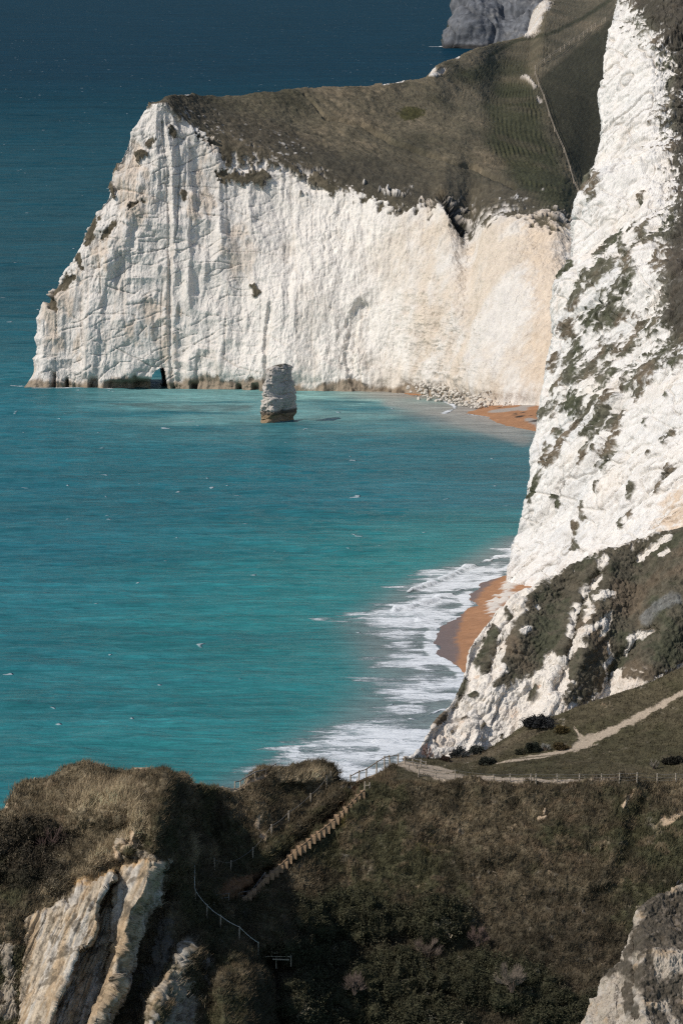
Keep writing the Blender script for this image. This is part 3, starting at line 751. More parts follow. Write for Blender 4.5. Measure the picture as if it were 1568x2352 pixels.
# ------------------------------------------------------------------ the sea
def build_sea():
    ys = [470.0]
    while ys[-1] < 24000:
        y = ys[-1]
        ys.append(y + (0.55 if y < 760 else 0.9 if y < 1060 else y * 0.0016 if y < 2500 else y * 0.004))
    ys = np.array([300.0, 380.0, 430.0] + ys)
    tx = np.concatenate([[-0.6, -0.3, -0.15, -0.09], np.linspace(-0.066, 0.066, 440), [0.09, 0.15, 0.3, 0.6]])
    Y = np.broadcast_to(ys[:, None], (len(ys), len(tx))); X = Y * tx[None]
    P = np.stack([X, Y, 0 * X], -1)
    px, py = proj(P)
    sd = -sdf_poly(X, Y, beach_poly)                                   # metres from the beach
    outer = on_water(*np.array([(480,1850),(545,1795),(640,1752),(690,1700),(790,1655),(850,1600),(868,1545),(850,1480),(812,1425),(865,1395),(940,1350),(1010,1315),(1100,1285),(1170,1250),(1196,1235)], float).T)
    poly = np.concatenate([outer, ne[:-2][::-1]])
    so = sdf_poly(X, Y, poly)                                          # positive inside the surf
    near = Y < 800
    t = np.clip(sd, 0, 1e9) / (np.clip(sd, 0, 1e9) + np.maximum(so, 0) + 1e-3)   # 0 beach .. 1 outer edge of surf
    ns = fbm(P, 9.0, 3, 301.0, 0.5, (1.6, 1.0, 1)); nf = fbm(P, 3.0, 3, 302.0, 0.55, (1.5, 1, 1))
    foam = np.where(so > -6, 0.92 - 0.46 * t + 0.30 * ns + 0.22 * nf, 0) * sstep(-2.5, 3.5, so + 5 * ns + 4 * nf)
    foam = np.clip(foam, 0, 1)
    def S(pts, w, asp=1.0): return sstep(0, 0.8, stroke(px, py, pts, w * 1.15, asp) + 0.9 * nf + 0.5 * ns)
    bores = np.maximum.reduce([
        S([(1170,1274,9),(1090,1298,8),(1020,1330,7),(935,1362,4)], 8, 1.6), S([(1080,1345,5),(1040,1362,8),(960,1390,10),(905,1402,5)], 8, 1.5),
        S([(960,1425,6),(1000,1440,14),(1000,1465,14),(995,1490,12),(1020,1505,9),(1045,1527,8)], 10, 1.3),
        S([(930,1655,4),(975,1645,7),(1025,1627,7)], 8, 2.0) * .9, S([(860,1704,4),(930,1700,8),(975,1692,8)], 8, 2.0) * .9, S([(720,1752),(800,1758),(900,1750)], 12, 2.0) * .6])
    foam = np.maximum(foam, (0.45 + 0.38 * bores + 0.45 * nf) * sstep(0.05, 0.5, bores) * near)
    quiet = np.maximum.reduce([S([(700,1722),(800,1722),(860,1722)], 12, 2.0), S([(900,1560),(960,1565),(1000,1560)], 24, 1.5) * .5, S([(1010,1395),(1060,1400)], 14, 1.5) * 0.4])
    foam = foam - quiet * 0.35 * near
    lace = sstep(1.5, 0.2, np.abs(sd - 0.9 - 1.2 * ns)) * near
    foam = np.maximum(foam, lace * (0.8 + nf))
    foam = np.where(near, foam, 0)
    # small bay at the foot of the headland
    ff = np.maximum.reduce([S([(1010,918),(1040,930),(1045,938),(1020,948)], 7, 2.5), sstep(0.1, 0.6, stroke(px, py, [(1075,952),(1130,958),(1160,968),(1230,990)], 4, 3.0)),
        S([(1100,950),(1125,952)], 4, 3.0) * .9, sstep(0.3, 0.8, stroke(px, py, [(1000,914),(900,903)], 2.5, 3.0)) * .7])
    foam = np.maximum(foam, np.where(Y > 850, ff * 0.75, 0))
    hb = sstep(0.1, 0.9, stroke(px, py, [(20,884),(70,890)], 5, 2)) + 0.8 * sstep(0.2, 0.8, stroke(px, py, [(72,894),(180,894),(260,893)], 3, 1.5) + 0.6 * nf) + sstep(0.2, 0.9, stroke(px, py, [(598,966),(606,972)], 5, 1.5) ) * .8 + sstep(0.3, 0.9, stroke(px, py, [(380,968),(450,970)], 4, 2) + .5 * nf) * .6
    foam = np.maximum(foam, np.where(Y > 850, hb * 0.7, 0))
    fh = 0.75 * S([(890,107.5),(960,108),(1015,107)], 1.3, 2.5) * (fbm(P, 12, 3, 311.) > -0.05) + S([(1010,106.5),(1060,107)], 2.4, 2.5)
    foam = np.maximum(foam, np.where(Y > 3000, fh * 0.75, 0))
    # body colour of the water (what the sea bed and depth give it, plus a painted cliff reflection)
    tqq = 0
    deep = np.array((0.010, 0.062, 0.100), np.float32); mid = np.array((0.020, 0.126, 0.150), np.float32); tq = np.array((0.026, 0.182, 0.180), np.float32)
    dd = sstep(1150, 4500, Y)
    col = np.broadcast_to(mid, P.shape).copy()
    col = mixc(col, (0.008, 0.066, 0.086), sstep(950, 1300, Y))
    col = mixc(col, (0.0015, 0.030, 0.052), sstep(1250, 3200, Y))
    b1 = fbm(P, 60.0, 3, 303.0, 0.5, (1.3, 1, 1)); b2 = fbm(P, 14.0, 3, 304.0, 0.55, (1.8, 1, 1))
    shal = sstep(60, 4, -so + 14 * b1) * near
    shal = np.maximum(shal, sstep(790, 540, Y) * 0.62)
    col = mixc(col, tq, shal * 0.85)
    col = mixc(col, (0.012, 0.100, 0.128), sstep(-0.05, 0.45, -b1 + 0.35 * b2) * 0.55 * (Y < 1000))
    bay = sstep(885, 985, Y + 25 * b2) * sstep(1040, 1000, Y) * sstep(60, 420, px)
    bay2 = np.maximum(bay * 0.60, S([(700,905),(900,915),(1020,935)], 40, 1.5) * 0.95 * (Y > 850))
    col = mixc(col, (0.19, 0.36, 0.335), bay2 * 1.15 * sstep(-0.55, 0.35, 1.3 * b2 + .15))
    refl_bands = np.maximum(S([(260,928),(440,938),(560,935)], 16, 2.2) * .6, S([(680,960),(860,952)], 10, 2.2) * .3) * (Y > 850)
    col = mixc(col, (0.055, 0.085, 0.085), refl_bands)  # dark reflection of the brown cliff foot, painted into the water colour
    silt = sstep(22, 2, sd) * sstep(-2, 4, so + 3) * near
    col = mixc(col, (0.20, 0.205, 0.20), silt * 0.75)
    sl2 = sstep(16, 1, sd) * sstep(890, 935, Y)
    col = mixc(col, (0.33, 0.29, 0.25), sl2 * 0.9)
    col = mixc(col, (0.27, 0.275, 0.25), sstep(0.0, 0.8, stroke(px, py, [(900,925),(1000,940),(1080,970),(1200,1010)], 40, 2.0) + 0.4 * b2) * 0.8 * (Y > 850))
    # swell and breakers as real height
    amp = sstep(2, 30, sd) * sstep(6000, 2500, Y)
    dirw = (Y * 0.94 + X * 0.34)
    Z = amp * (0.20 * np.sin(dirw / 3.4 + 2.2 * b2 + 6 * b1) * (0.6 + b2) + 0.34 * fbm(P, 5.5, 3, 305.0, 0.55, (2.2, 1, 1)) + 0.18 * fbm(P, 1.8, 2, 309.0, 0.6, (1.8, 1, 1)) * (Y < 1100))
    Z = Z + near * bores * np.clip(sd / 6, 0, 1) * (0.35 + 0.25 * nf)
    P[..., 2] = Z
    m = build_water_mat()
    tag(mesh_np('sea', P, grid_faces(*P.shape[:2]), m, np.clip(col, 0.003, 0.8), {'foam': np.clip(foam, 0, 1.2)}), kind='structure')

def build_water_mat():
    m, nt, b = new_mat('sea_water')
    L = nt.links
    nt.nodes.remove(b)
    out = [n for n in nt.nodes if n.type == 'OUTPUT_MATERIAL'][0]
    at = N(nt, 'ShaderNodeAttribute', attribute_name='Col'); af = N(nt, 'ShaderNodeAttribute', attribute_name='foam')
    # lacy foam: coverage given per place, broken up by streaky noise
    n1 = noise(nt, mapping(nt, (0.42, 0.62, 0.6)), 1.0, 8, 0.72, 0.9)
    n2 = noise(nt, mapping(nt, (0.07, 0.10, 0.1)), 1.0, 4, 0.6, 0.5)
    n3 = noise(nt, mapping(nt, (0.5, 0.8, 0.8)), 1.0, 5, 0.6, 1.2)
    th = mathn(nt, 'MULTIPLY', mathn(nt, 'ABSOLUTE', mathn(nt, 'SUBTRACT', n3.outputs[0], 0.5)), 2.6)
    tot = mathn(nt, 'ADD', mathn(nt, 'ADD', mathn(nt, 'MULTIPLY', n1.outputs[0], 1.5), mathn(nt, 'MULTIPLY', n2.outputs[0], 0.7)), mathn(nt, 'MULTIPLY', th, 0.42))
    tot = mapr(nt, tot, 0.80, 1.72, 0.0, 1.0)
    d = mathn(nt, 'SUBTRACT', af.outputs['Fac'], tot)
    fm = mapr(nt, d, -0.20, 0.36, 0, 0.92, True)
    thin = mathn(nt, 'MULTIPLY', mapr(nt, d, -0.42, 0.05, 0, 0.72, True), mapr(nt, af.outputs['Fac'], 0.35, 0.75, 0, 1))
    fm = mathn(nt, 'MAXIMUM', fm, thin)
    fm = mathn(nt, 'MULTIPLY', fm, mapr(nt, af.outputs['Fac'], 0.03, 0.20, 0, 1))
    fm = mathn(nt, 'MULTIPLY', fm, mapr(nt, n3.outputs[0], 0.25, 0.55, 0.72, 1.0))
    # scattered white horses on the open water
    w1 = noise(nt, mapping(nt, (0.30, 0.16, 0.2)), 1.0, 2, 0.55, 0.2)
    w2 = noise(nt, mapping(nt, (0.012, 0.008, 0.01)), 1.0, 2, 0.5)
    wc = mapr(nt, mathn(nt, 'ADD', w1.outputs[0], mathn(nt, 'MULTIPLY', w2.outputs[0], 0.12)), 0.775, 0.81, 0, 0.8, True)
    fm = mathn(nt, 'MAXIMUM', fm, wc)
    s1 = noise(nt, mapping(nt, (0.06, 0.22, 0.2)), 1.0, 6, 0.65, 0.3)
    s2 = noise(nt, mapping(nt, (0.22, 0.75, 0.7)), 1.0, 4, 0.7, 0.2)
    s3 = noise(nt, mapping(nt, (0.012, 0.03, 0.03)), 1.0, 4, 0.6, 0.4)
    k = mathn(nt, 'MULTIPLY', mapr(nt, s1.outputs[0], 0.3, 0.7, 0.76, 1.24), mapr(nt, s2.outputs[0], 0.3, 0.7, 0.74, 1.3))
    k = mathn(nt, 'MULTIPLY', k, mapr(nt, s3.outputs[0], 0.3, 0.7, 0.84, 1.15))
    vm = N(nt, 'ShaderNodeVectorMath', operation='SCALE'); L.new(at.outputs['Color'], vm.inputs[0]); L.new(k, vm.inputs['Scale'])
    mx = N(nt, 'ShaderNodeMix', data_type='RGBA'); L.new(fm, mx.inputs[0]); L.new(vm.outputs[0], mx.inputs[6]); cf = N(nt, 'ShaderNodeMix', data_type='RGBA'); L.new(mapr(nt, d, -0.12, 0.30, 0, 1), cf.inputs[0]); cf.inputs[6].default_value = (0.38, 0.43, 0.45, 1); cf.inputs[7].default_value = (0.74, 0.755, 0.765, 1); L.new(cf.outputs[2], mx.inputs[7])
    nb = noise(nt, mapping(nt, (0.45, 1, 1)), 0.55, 5, 0.65, 0.2)
    bp = N(nt, 'ShaderNodeBump'); bp.inputs['Strength'].default_value = 0.9; bp.inputs['Distance'].default_value = 0.7
    L.new(mathn(nt, 'ADD', nb.outputs[0], mathn(nt, 'MULTIPLY', fm, 0.5)), bp.inputs['Height'])
    df = N(nt, 'ShaderNodeBsdfDiffuse'); L.new(mx.outputs[2], df.inputs['Color']); L.new(bp.outputs[0], df.inputs['Normal'])
    gl = N(nt, 'ShaderNodeBsdfGlossy'); gl.inputs['Roughness'].default_value = 0.16; L.new(bp.outputs[0], gl.inputs['Normal'])
    fr = N(nt, 'ShaderNodeFresnel'); fr.inputs['IOR'].default_value = 1.33; L.new(bp.outputs[0], fr.inputs['Normal'])
    # wave slopes keep a rough sea from mirroring fully even at a grazing view
    gpos = N(nt, 'ShaderNodeNewGeometry'); spz = N(nt, 'ShaderNodeSeparateXYZ'); L.new(gpos.outputs['Position'], spz.inputs[0])
    fac = mathn(nt, 'MULTIPLY', mathn(nt, 'MULTIPLY', mapr(nt, fr.outputs[0], 0.05, 0.85, 0.02, 0.26), mapr(nt, spz.outputs['Y'], 900, 2600, 1.0, 0.36)), mapr(nt, fm, 0, 0.6, 1, 0.05))
    ms = N(nt, 'ShaderNodeMixShader'); L.new(fac, ms.inputs[0]); L.new(df.outputs[0], ms.inputs[1]); L.new(gl.outputs[0], ms.inputs[2])
    L.new(ms.outputs[0], out.inputs['Surface'])
    return m
build_sea()

# ------------------------------------------------------------------ boulders under the headland
def rock_mesh(seed):
    import bmesh
    bm = bmesh.new(); bmesh.ops.create_icosphere(bm, subdivisions=2, radius=1.0)
    rr = random.Random(seed)
    pl = [(Vector((rr.uniform(-1,1), rr.uniform(-1,1), rr.uniform(-1,1))).normalized(), rr.uniform(0.55, 0.85)) for _ in range(9)]
    for v in bm.verts:
        for n, d in pl:
            k = v.co.dot(n)
            if k > d: v.co -= n * (k - d)
        v.co *= rr.uniform(0.95, 1.05)
    me = bpy.data.meshes.new('boulder'); bm.to_mesh(me); bm.free(); me.materials.append(M_BOULD)
    return me

def build_boulders():
    rr = random.Random(5)
    ms = [rock_mesh(s) for s in range(6)]
    cf = lambda x: float(np.interp(x, [900, 985, 1015, 1040, 1075, 1110, 1160, 1220, 1270], [993, 985, 982, 978, 972, 966, 961, 956, 952]))
    n = 0
    while n < 260:
        px = rr.triangular(925, 1230, 1010)
        t = rr.random()
        Df = cf(px) - 0.5
        off = t * (9 if px < 1110 else 4)
        D = Df - off + 1.0
        hgt = max(0.0, (1 - t) * (2.6 if px < 1130 else 1.2)) * rr.uniform(.6, 1.05)
        s = rr.uniform(0.12, 0.40) * (1.7 if rr.random() < 0.12 else 1.0) * (1.0 if px < 1130 else 0.6)
        o = bpy.data.objects.new('boulder', ms[n % 6]); C.objects.link(o)
        p = zpoint(px, D, hgt + 0.1 * s)
        o.location = tuple(p); o.scale = (s, s * rr.uniform(.8, 1.1), s * rr.uniform(.6, .9)); o.rotation_euler = (rr.uniform(-.4, .4), rr.uniform(-.4, .4), rr.uniform(0, 6.28))
        tag(o, 'pale chalk boulder in the rockfall at the foot of the headland beside the small beach', 'boulder', 'chalk boulders fallen below the headland')
        n += 1
build_boulders()
# ------------------------------------------------------------------ the near hill: knoll, gully with steps, slope, meadow
GL = [
 # crest
 [(-200,1910,407),(-160,1900,407),(0,1868,408),(12,1850,408),(60,1792,410),(110,1776,410.5),(200,1764,411),(340,1763,411),(385,1769,411),(400,1786,413.5),(440,1797,418),(500,1806,423),(540,1811,425),(590,1778,428),(630,1761,430),(680,1755,431.5),(740,1752,432),(762,1764,432),(778,1795,431.5),(800,1797,432),(850,1782,433.5),(880,1770,436),(905,1757,438),(949,1742,442),(1024,1742,444),(1114,1724,445.5),(1154,1699,446),(1199,1669,446.5),(1284,1639,447),(1379,1604,447.5),(1484,1569,448),(1568,1534,448),(1740,1470,448)],
 # mid upper
 [(-200,1975,403),(0,1950,404),(100,1880,407),(200,1850,407.8),(300,1850,407),(370,1850,406),(400,1860,411)
  ,(440,1880,416),(500,1890,421),(540,1895,423),(600,1850,425.6),(680,1825,429),(760,1815,430.5),(800,1812,431),(850,1793,432),(900,1770,434.5),(950,1762,437),(1060,1768,438.5),(1200,1735,441),(1400,1700,441.5),(1568,1660,442),(1740,1610,442)],
 # cliff-top edge on the right, middle of the knoll on the left
 [(-200,2055,399.5),(0,2050,400.5),(100,2020,402),(200,1990,403.3),(300,1950,404),(350,1955,404),(400,1970,408),(440,1980,412),(500,1990,417),(560,1990,419.5),(600,1960,421.8),(680,1925,425),(760,1858,428),(800,1833,429.3),(850,1812,430),(900,1798,430.5),(950,1794,431),(1060,1797,431),(1200,1798,431),(1740,1798,431)],
 # line of the steps, top of the slope
 [(-200,2150,397.5),(0,2150,398),(100,2120,399.5),(200,2085,400.6),(300,2065,401.5),(350,2065,402.5),(400,2070,406),(440,2080,410),(500,2075,413),(560,2066,416.5),(600,2032,419.3),(680,1958,424.0),(760,1885,426.7),(800,1849,427.7),(850,1838,428.7),(900,1840,429),(1060,1842,429.4),(1740,1842,429.4)],
 [(-200,2260,394.5),(200,2230,397.5),(350,2210,399.5),(400,2200,403),(440,2195,405.5),(500,2180,408),(560,2170,410.5),(600,2160,411.5),(680,2110,416.5),(760,2050,422),(850,2010,423.2),(900,2005,423.6),(1060,2010,423.5),(1740,2010,423.5)],
 [(-200,2470,389),(200,2470,391),(350,2470,393),(400,2470,395),(500,2470,399),(560,2470,400.5),(680,2470,405.5),(850,2470,410.5),(1060,2470,411),(1740,2470,411)],
 [(-200,2640,385),(1740,2640,404)],
]
STEPS = [(555,2066),(587,2041),(611,2014),(631,1999),(655,1977),(675,1957),(701,1936),(725,1917),(751,1896),(771,1881),(783,1868),(800,1850),(817,1832),(836,1814)]

def build_ground():
    pcs = np.unique(np.concatenate([[-1600, -900, -500], np.arange(-200, 1741, 20), [2200, 3000, 4000, 385, 395, 405, 545, 590, 770, 778, 786]])).astype(float)
    lines = [curve(l, pcs) for l in GL]
    PD = np.stack([np.stack([pcs, l[:, 0], l[:, 1]], 1) for l in lines])          # line, col, (px,py,D)
    fine = np.concatenate([np.linspace(-1600, -201, 40), np.linspace(-200, -12, 40)[:-1], np.arange(-12, 1582, 1.25), np.linspace(1583, 1740, 34), np.linspace(1745, 4000, 50)])
    A = pchip(pcs, PD.transpose(1, 0, 2), fine)
    rows = segs([64, 90, 60, 120, 170, 14])
    Q = pchip(np.arange(len(GL)), A.transpose(1, 0, 2), rows)
    px, py, D = Q[..., 0], Q[..., 1], Q[..., 2]
    lev = np.broadcast_to(rows[:, None], px.shape)
    nz = lambda s, o=3, seed=0.: fbm(unproj(px, py, D), s, o, seed)
    wob = 9 * nz(2.2, 3, 401.) + 4 * nz(0.8, 3, 402.)
    X = px + wob; Y = py + 0.6 * wob
    f = np.zeros_like(px)
    def X_at(pts): pts = np.array(pts, float); return np.interp(py, pts[:, 1], pts[:, 0])
    # layered slab outcrop, lower left
    xL = X_at([(140,2030),(64,2102),(56,2200),(54,2240),(48,2272),(42,2352),(30,2470)])
    xA = X_at([(262,2020),(240,2042),(221,2074),(221,2118),(205,2170),(179,2189),(160,2250),(128,2298),(118,2352),(85,2470)])
    xB = X_at([(275,2020),(262,2048),(262,2090),(246,2163),(253,2189),(237,2243),(224,2298),(205,2352),(170,2470)])
    xC = X_at([(368,1960),(355,1985),(322,2061),(302,2090),(276,2179),(263,2234),(266,2259),(231,2323),(221,2352),(185,2470)])
    w2 = 0.55 * wob
    x = px + w2
    topy = np.interp(px, [40, 62, 105, 163, 173, 224, 269, 320, 353, 375], [2130, 2103, 2083, 2056, 2026, 2019, 1990, 1974, 1974, 1990])
    on = sstep(-4, 10, py + 0.5 * w2 - topy)
    prof = np.where(x < xL, 0, np.where(x < xA, 0.6 + 2.3 * (x - xL) / np.maximum(xA - xL, 1),
            np.where(x < xB, 2.9 - 4.2 * sstep(0, 1, (x - xA) / np.minimum(10, np.maximum(xB - xA, 1))) + 1.2 * (x - xA) / np.maximum(xB - xA, 1) - 0.4,
            np.where(x < xC, 0.4 + 1.9 * np.clip((x - xB) / np.maximum(xC - xB, 1), 0, 1), 2.3 - 4.6 * sstep(0, 26, x - xC)))))
    gone = sstep(120, 40, x - xC)
    sl = on * gone * np.where(x > xL - 1, 1, 0)
    f += prof * sl
    rockA = on * sstep(-3, 3, x - xL) * sstep(40, 18, x - xC)
    strat = ((x - xL) / np.maximum(xC - xL, 40))
    # dark gully floor right of it
    f -= 3.0 * sstep(0, 0.9, stroke(px, py, [(380,2040,24),(345,2150,40),(310,2330,50)], 40)) * (1 - sl * 0.5)
    # second small outcrop
    xD = X_at([(440,2160),(432,2173),(410,2202),(387,2266),(362,2294),(352,2352),(330,2470)])
    onD = sstep(-5, 12, py - np.interp(px, [330, 400, 432, 470, 500], [2330, 2205, 2166, 2190, 2230]))
    f += onD * np.where(x < xD, 2.4 * sstep(-44, 0, x - xD), 2.4 - 1.4 * sstep(0, 60, x - xD))
    rockD = onD * sstep(-26, -14, x - xD) * sstep(16, 2, x - xD) * 0.62
    # grassy mound and the dark hollow beside it
    f += 3.0 * sstep(-0.0, 0.6, np.minimum(blob(X, Y, 535, 2290, 66, 190), 1))
    f += 2.6 * sstep(0.0, 0.55, blob(X, Y, 655, 2128, 118, 64, -8))
    f -= 3.2 * sstep(0.0, 0.8, stroke(X, Y, [(618,2215),(640,2290),(640,2420)], 34))
    # knoll ridge and its shaded right flank, hollow behind
    f += 1.6 * sstep(0, 0.9, stroke(X, Y, [(385,1772,14),(372,1850,26),(350,1950,30)], 30))
    f -= 1.5 * sstep(0, 0.9, blob(X, Y, 460, 1905, 74, 90))
    f += 0.9 * ridg(unproj(px, py, D), 5.0, 3, 405., 0.55) * sstep(0.1, 0.6, rows / 1.0)[:, None] * sstep(760, 640, px) * (1 - sl)
    f += 0.8 * sstep(0, .9, stroke(X, Y, [(300,1800,8),(318,1870,12),(300,1950,12)], 12)) + 0.6 * sstep(0, .9, stroke(X, Y, [(420,1830,10),(425,1910,14)], 12)) + 0.7 * sstep(0, .9, stroke(X, Y, [(520,1850,10),(515,1930,14)], 14))
    f += 0.9 * sstep(0, 0.9, stroke(X, Y, [(452,1850,14),(468,1940,18)], 18))
    f += 1.4 * sstep(0, 0.9, blob(X, Y, 690, 1785, 100, 34)) + 1.0 * sstep(0, 0.9, blob(X, Y, 590, 1850, 50, 60))
    f += 1.3 * sstep(0, 0.9, blob(X, Y, 230, 1850, 130, 60)) - 1.4 * sstep(0, 0.9, blob(X, Y, 100, 1940, 110, 60))
    # steps cutting and its bank
    line = stroke(px, py, [(a - 7, b - 11) for a, b in STEPS], 11)
    f -= 1.5 * sstep(0, 0.6, line)
    f += 0.8 * sstep(0, 0.8, stroke(px, py, [(a - 26, b - 34) for a, b in STEPS[2:-1]], 14))
    f -= 0.9 * sstep(0, 0.7, stroke(px, py, [(500,2080),(560,2062),(600,2050)], 16))
    # spur at the right of the slope, gully beyond it
    f += 0.6 * sstep(0, 0.9, stroke(X, Y, [(1440,1830,10),(1420,1930,18),(1385,2030,26)], 20)) - 0.45 * sstep(0, 0.9, stroke(X, Y, [(1475,1850,22),(1440,1960,30),(1370,2070,40)], 26))
    f += 0.8 * sstep(0, .9, blob(X, Y, 960, 1905, 60, 40)) + 0.7 * sstep(0, .9, blob(X, Y, 1120, 1960, 110, 40))
    # thickets in the valley bottom stand proud
    thick = np.maximum.reduce([blob(X, Y, 800, 2110, 150, 62), blob(X, Y, 980, 2110, 120, 50), blob(X, Y, 730, 2290, 110, 70), blob(X, Y, 1080, 2240, 130, 60), blob(X, Y, 900, 2240, 120, 70), blob(X, Y, 1300, 2330, 120, 50), blob(X, Y, 900, 2330, 220, 80), blob(X, Y, 1180, 2260, 120, 60), blob(X, Y, 720, 2190, 110, 50)])
    tk = sstep(0.0, 0.35, thick + 0.02 * wob)
    f += tk * (1.2 + 0.8 * nz(1.6, 3, 403.))
    lscrub = sstep(0.0, 0.35, np.maximum(blob(X, Y, 70, 1935, 130, 62), blob(X, Y, 60, 2010, 110, 50)))
    f += lscrub * 0.8 * nz(1.2, 3, 404.)
    P = unproj(px, py, D - f)
    # seaward side: from the crest back down to the water
    cr = P[0]
    dn = [cr + np.array((0, 0.5, -0.12)), cr + np.array((0, 1.4, -0.9)), cr + np.array((0, 3.5, -4.0))]
    last = cr + np.array((0, 12.0, 0)); last[:, 2] = -1.5
    dn.append(last)
    fb = pchip(np.arange(5), np.stack([cr] + dn), segs([4, 5, 6, 10]))[1:][::-1]
    nb = len(fb)
    P = np.concatenate([fb, P], 0)
    pad = lambda a: np.concatenate([np.repeat(a[:1], nb, 0), a], 0)
    px, py, lev, X, Y, rockA, rockD, tk, lscrub, strat = map(pad, (px, py, lev, X, Y, rockA, rockD, tk, lscrub, strat))
    n = normals(P)
    n *= np.where(n[nb + 200:, :, 2:3].mean() < 0, -1, 1)
    S = lambda pts, w, asp=1.0: stroke(px, py, pts, w, asp)
    j = 0.8 * fbm(P, 1.3, 4, 411., 0.7) + 0.5 * fbm(P, 0.3, 3, 412., 0.7)
    # bare paths
    path = np.maximum.reduce([
        S([(1600,1568,9),(1568,1589,9),(1510,1622,10),(1450,1654,12),(1390,1684,13),(1345,1703,15),(1322,1719,13)], 10, 1.2),
        S([(1325,1718,7),(1250,1735,8),(1180,1747,6),(1140,1754,3)], 8, 1.3), S([(1318,1672,3),(1330,1690,5),(1345,1702,8)], 5),
        S([(905,1752,5),(935,1762,8),(970,1775,10),(1010,1780,10),(1060,1786,8),(1150,1790,6),(1240,1793,5),(1350,1795,3),(1420,1797,2)], 7, 1.0),
        S([(905,1748,4),(960,1758,5),(1010,1765,4),(1040,1772,3)], 5)])
    pm = sstep(0.0, 0.40, path + 1.0 * j)
    pm = pm * (1 - 0.75 * sstep(0.15, 0.4, S([(1325,1728),(1240,1738),(1170,1744)], 3, 2) + 0.7 * j) * (px < 1330))
    sand = np.maximum.reduce([S([(800,1793,6),(850,1783,8),(880,1766,6),(912,1746,3)], 6), S([(540,1813,3),(572,1800,8),(600,1786,9),(615,1778,5)], 8), S([(283,1862,3),(292,1882,5),(303,1912,6),(305,1930,8),(290,1945,9)], 6), S([(268,1950),(270,1972)], 7), S([(12,1852),(5,1858)], 9), S([(35,1850),(42,1862)], 6),
        S([(594,1880,4),(590,1905,7),(606,1930,7)], 6), S([(596,1872),(594,1885)], 4), S([(1248,1868),(1251,1856)], 3), S([(1236,1877),(1252,1875)], 4), S([(1250,1838),(1252,1836)], 3), S([(1520,1880),(1530,1890),(1565,1868)], 8),
        S([(1430,1850),(1450,1822)], 5), S([(440,1800),(470,1796)], 4), S([(500,1806),(535,1815)], 6), S([(780,1808,4),(810,1810,7),(838,1806,5)], 6), S([(338,1763),(310,1762)], 3)])
    sm = sstep(0.0, 0.45, sand + 1.1 * j)
    redsoil = sstep(0, 0.5, np.maximum(S([(520,2045),(560,2030),(585,2018)], 20), S([(545,2065),(575,2062)], 12)) + 0.6 * j)
    stp = sstep(0.0, 0.45, S([(a - 7, b - 12) for a, b in STEPS], 11) + 0.3 * j)
    meadow = ((lev < 1.9) * (px > 905) * sstep(1797, 1789, py)) * 1.0
    rock = np.clip(np.maximum(sstep(0.2, 0.7, rockA + 0.5 * j), sstep(0.2, 0.7, rockD + 0.7 * j)), 0, 1)
    rsc = np.maximum.reduce([S([(10,2190),(22,2230),(20,2330)], 20), S([(400,2260),(420,2352)], 34), S([(430,2300),(420,2352)], 18), S([(470,2200),(485,2260)], 9), S([(330,2290),(345,2340)], 12), S([(265,1960),(300,1965),(340,1972)], 8)])
    rsc = np.maximum.reduce([rsc, S([(372,1975,6),(345,2075,10),(325,2110,12),(296,2190,14),(285,2250,14)], 10), S([(275,1935),(268,1965),(285,1985)], 9), S([(305,1940),(330,1962),(352,1972)], 9), S([(395,2330),(380,2360)], 22)])
    rsk = sstep(0.15, 0.5, rsc + 1.3 * j) * (1 - rock)
    gul = sstep(0, 0.6, S([(375,2090,20),(370,2200,26),(330,2352,40)], 36) + 0.8 * j)
    bare = np.clip(pm + sm + rock, 0, 1)
    # relief
    d = (0.55 * fbm(P, 2.8, 3, 421.) + 0.25 * ridg(P, 1.9, 3, 421.5, 0.55) + 0.36 * fbm(P, 0.9, 3, 422., 0.65) + 0.12 * fbm(P, 0.3, 2, 423.)) * (1 - bare) * (1 - 0.8 * meadow)
    d *= 1 - 0.85 * sstep(0, 0.5, S([(790,1800,20),(850,1785,26),(900,1765,28),(960,1750,30)], 26))
    crag = sstep(0.0, 0.5, np.maximum.reduce([S([(368,1975,8),(335,2075,14),(318,2095,16),(290,2180,18),(280,2240,18),(250,2330,20),(215,2400,20)], 16), S([(440,2180),(420,2230),(445,2290),(420,2360)], 26), S([(262,1940),(300,1960),(345,1975)], 16)]) + 0.5 * j)
    d += crag * (0.45 * ridg(P, 0.9, 4, 429., 0.65, (1, 1, 1.2)) + 0.2)
    d += (tk + lscrub) * (0.5 * ridg(P, 1.0, 3, 424.) + 0.22 * fbm(P, 0.3, 2, 425.))
    slant = P.copy(); slant[..., 0] = P[..., 0] - 0.44 * (P[..., 2] - 10)
    slant[..., 0] -= 0
    dr = 0.34 * ribs(slant, 1.3, 426., (1, 8, 16), 0.25) + 0.22 * ribs(slant, 0.42, 426.5, (1, 8, 16), 0.3) + 0.16 * fbm(slant, 0.4, 4, 427., 0.7, (1, 2, 2.2)) - 0.22 * crack(slant, 1.0, 0.05, 428., (1, 8, 14))
    d += dr * np.clip(rock + rsk + gul * 0.6, 0, 1)
    P = P + n * d[..., None]
    # albedo
    g1 = fbm(P, 5.0, 4, 431.); g2 = fbm(P, 0.7, 4, 432., 0.65); g3 = fbm(P, 0.22, 2, 433.)
    col = np.broadcast_to(np.array((0.088, 0.071, 0.045), np.float32), P.shape).copy()
    col = mixc(col, (0.150, 0.120, 0.076), sstep(0.0, 0.5, 1.7 * g1 + 0.5 * g2) * 0.85)
    col = mixc(col, (0.058, 0.057, 0.030), sstep(0.0, 0.45, -1.6 * g1 + 0.4 * g2) * 0.85)
    brm = sstep(0.12, 0.4, 1.5 * fbm(P, 2.2, 4, 440., 0.65) - 0.05)
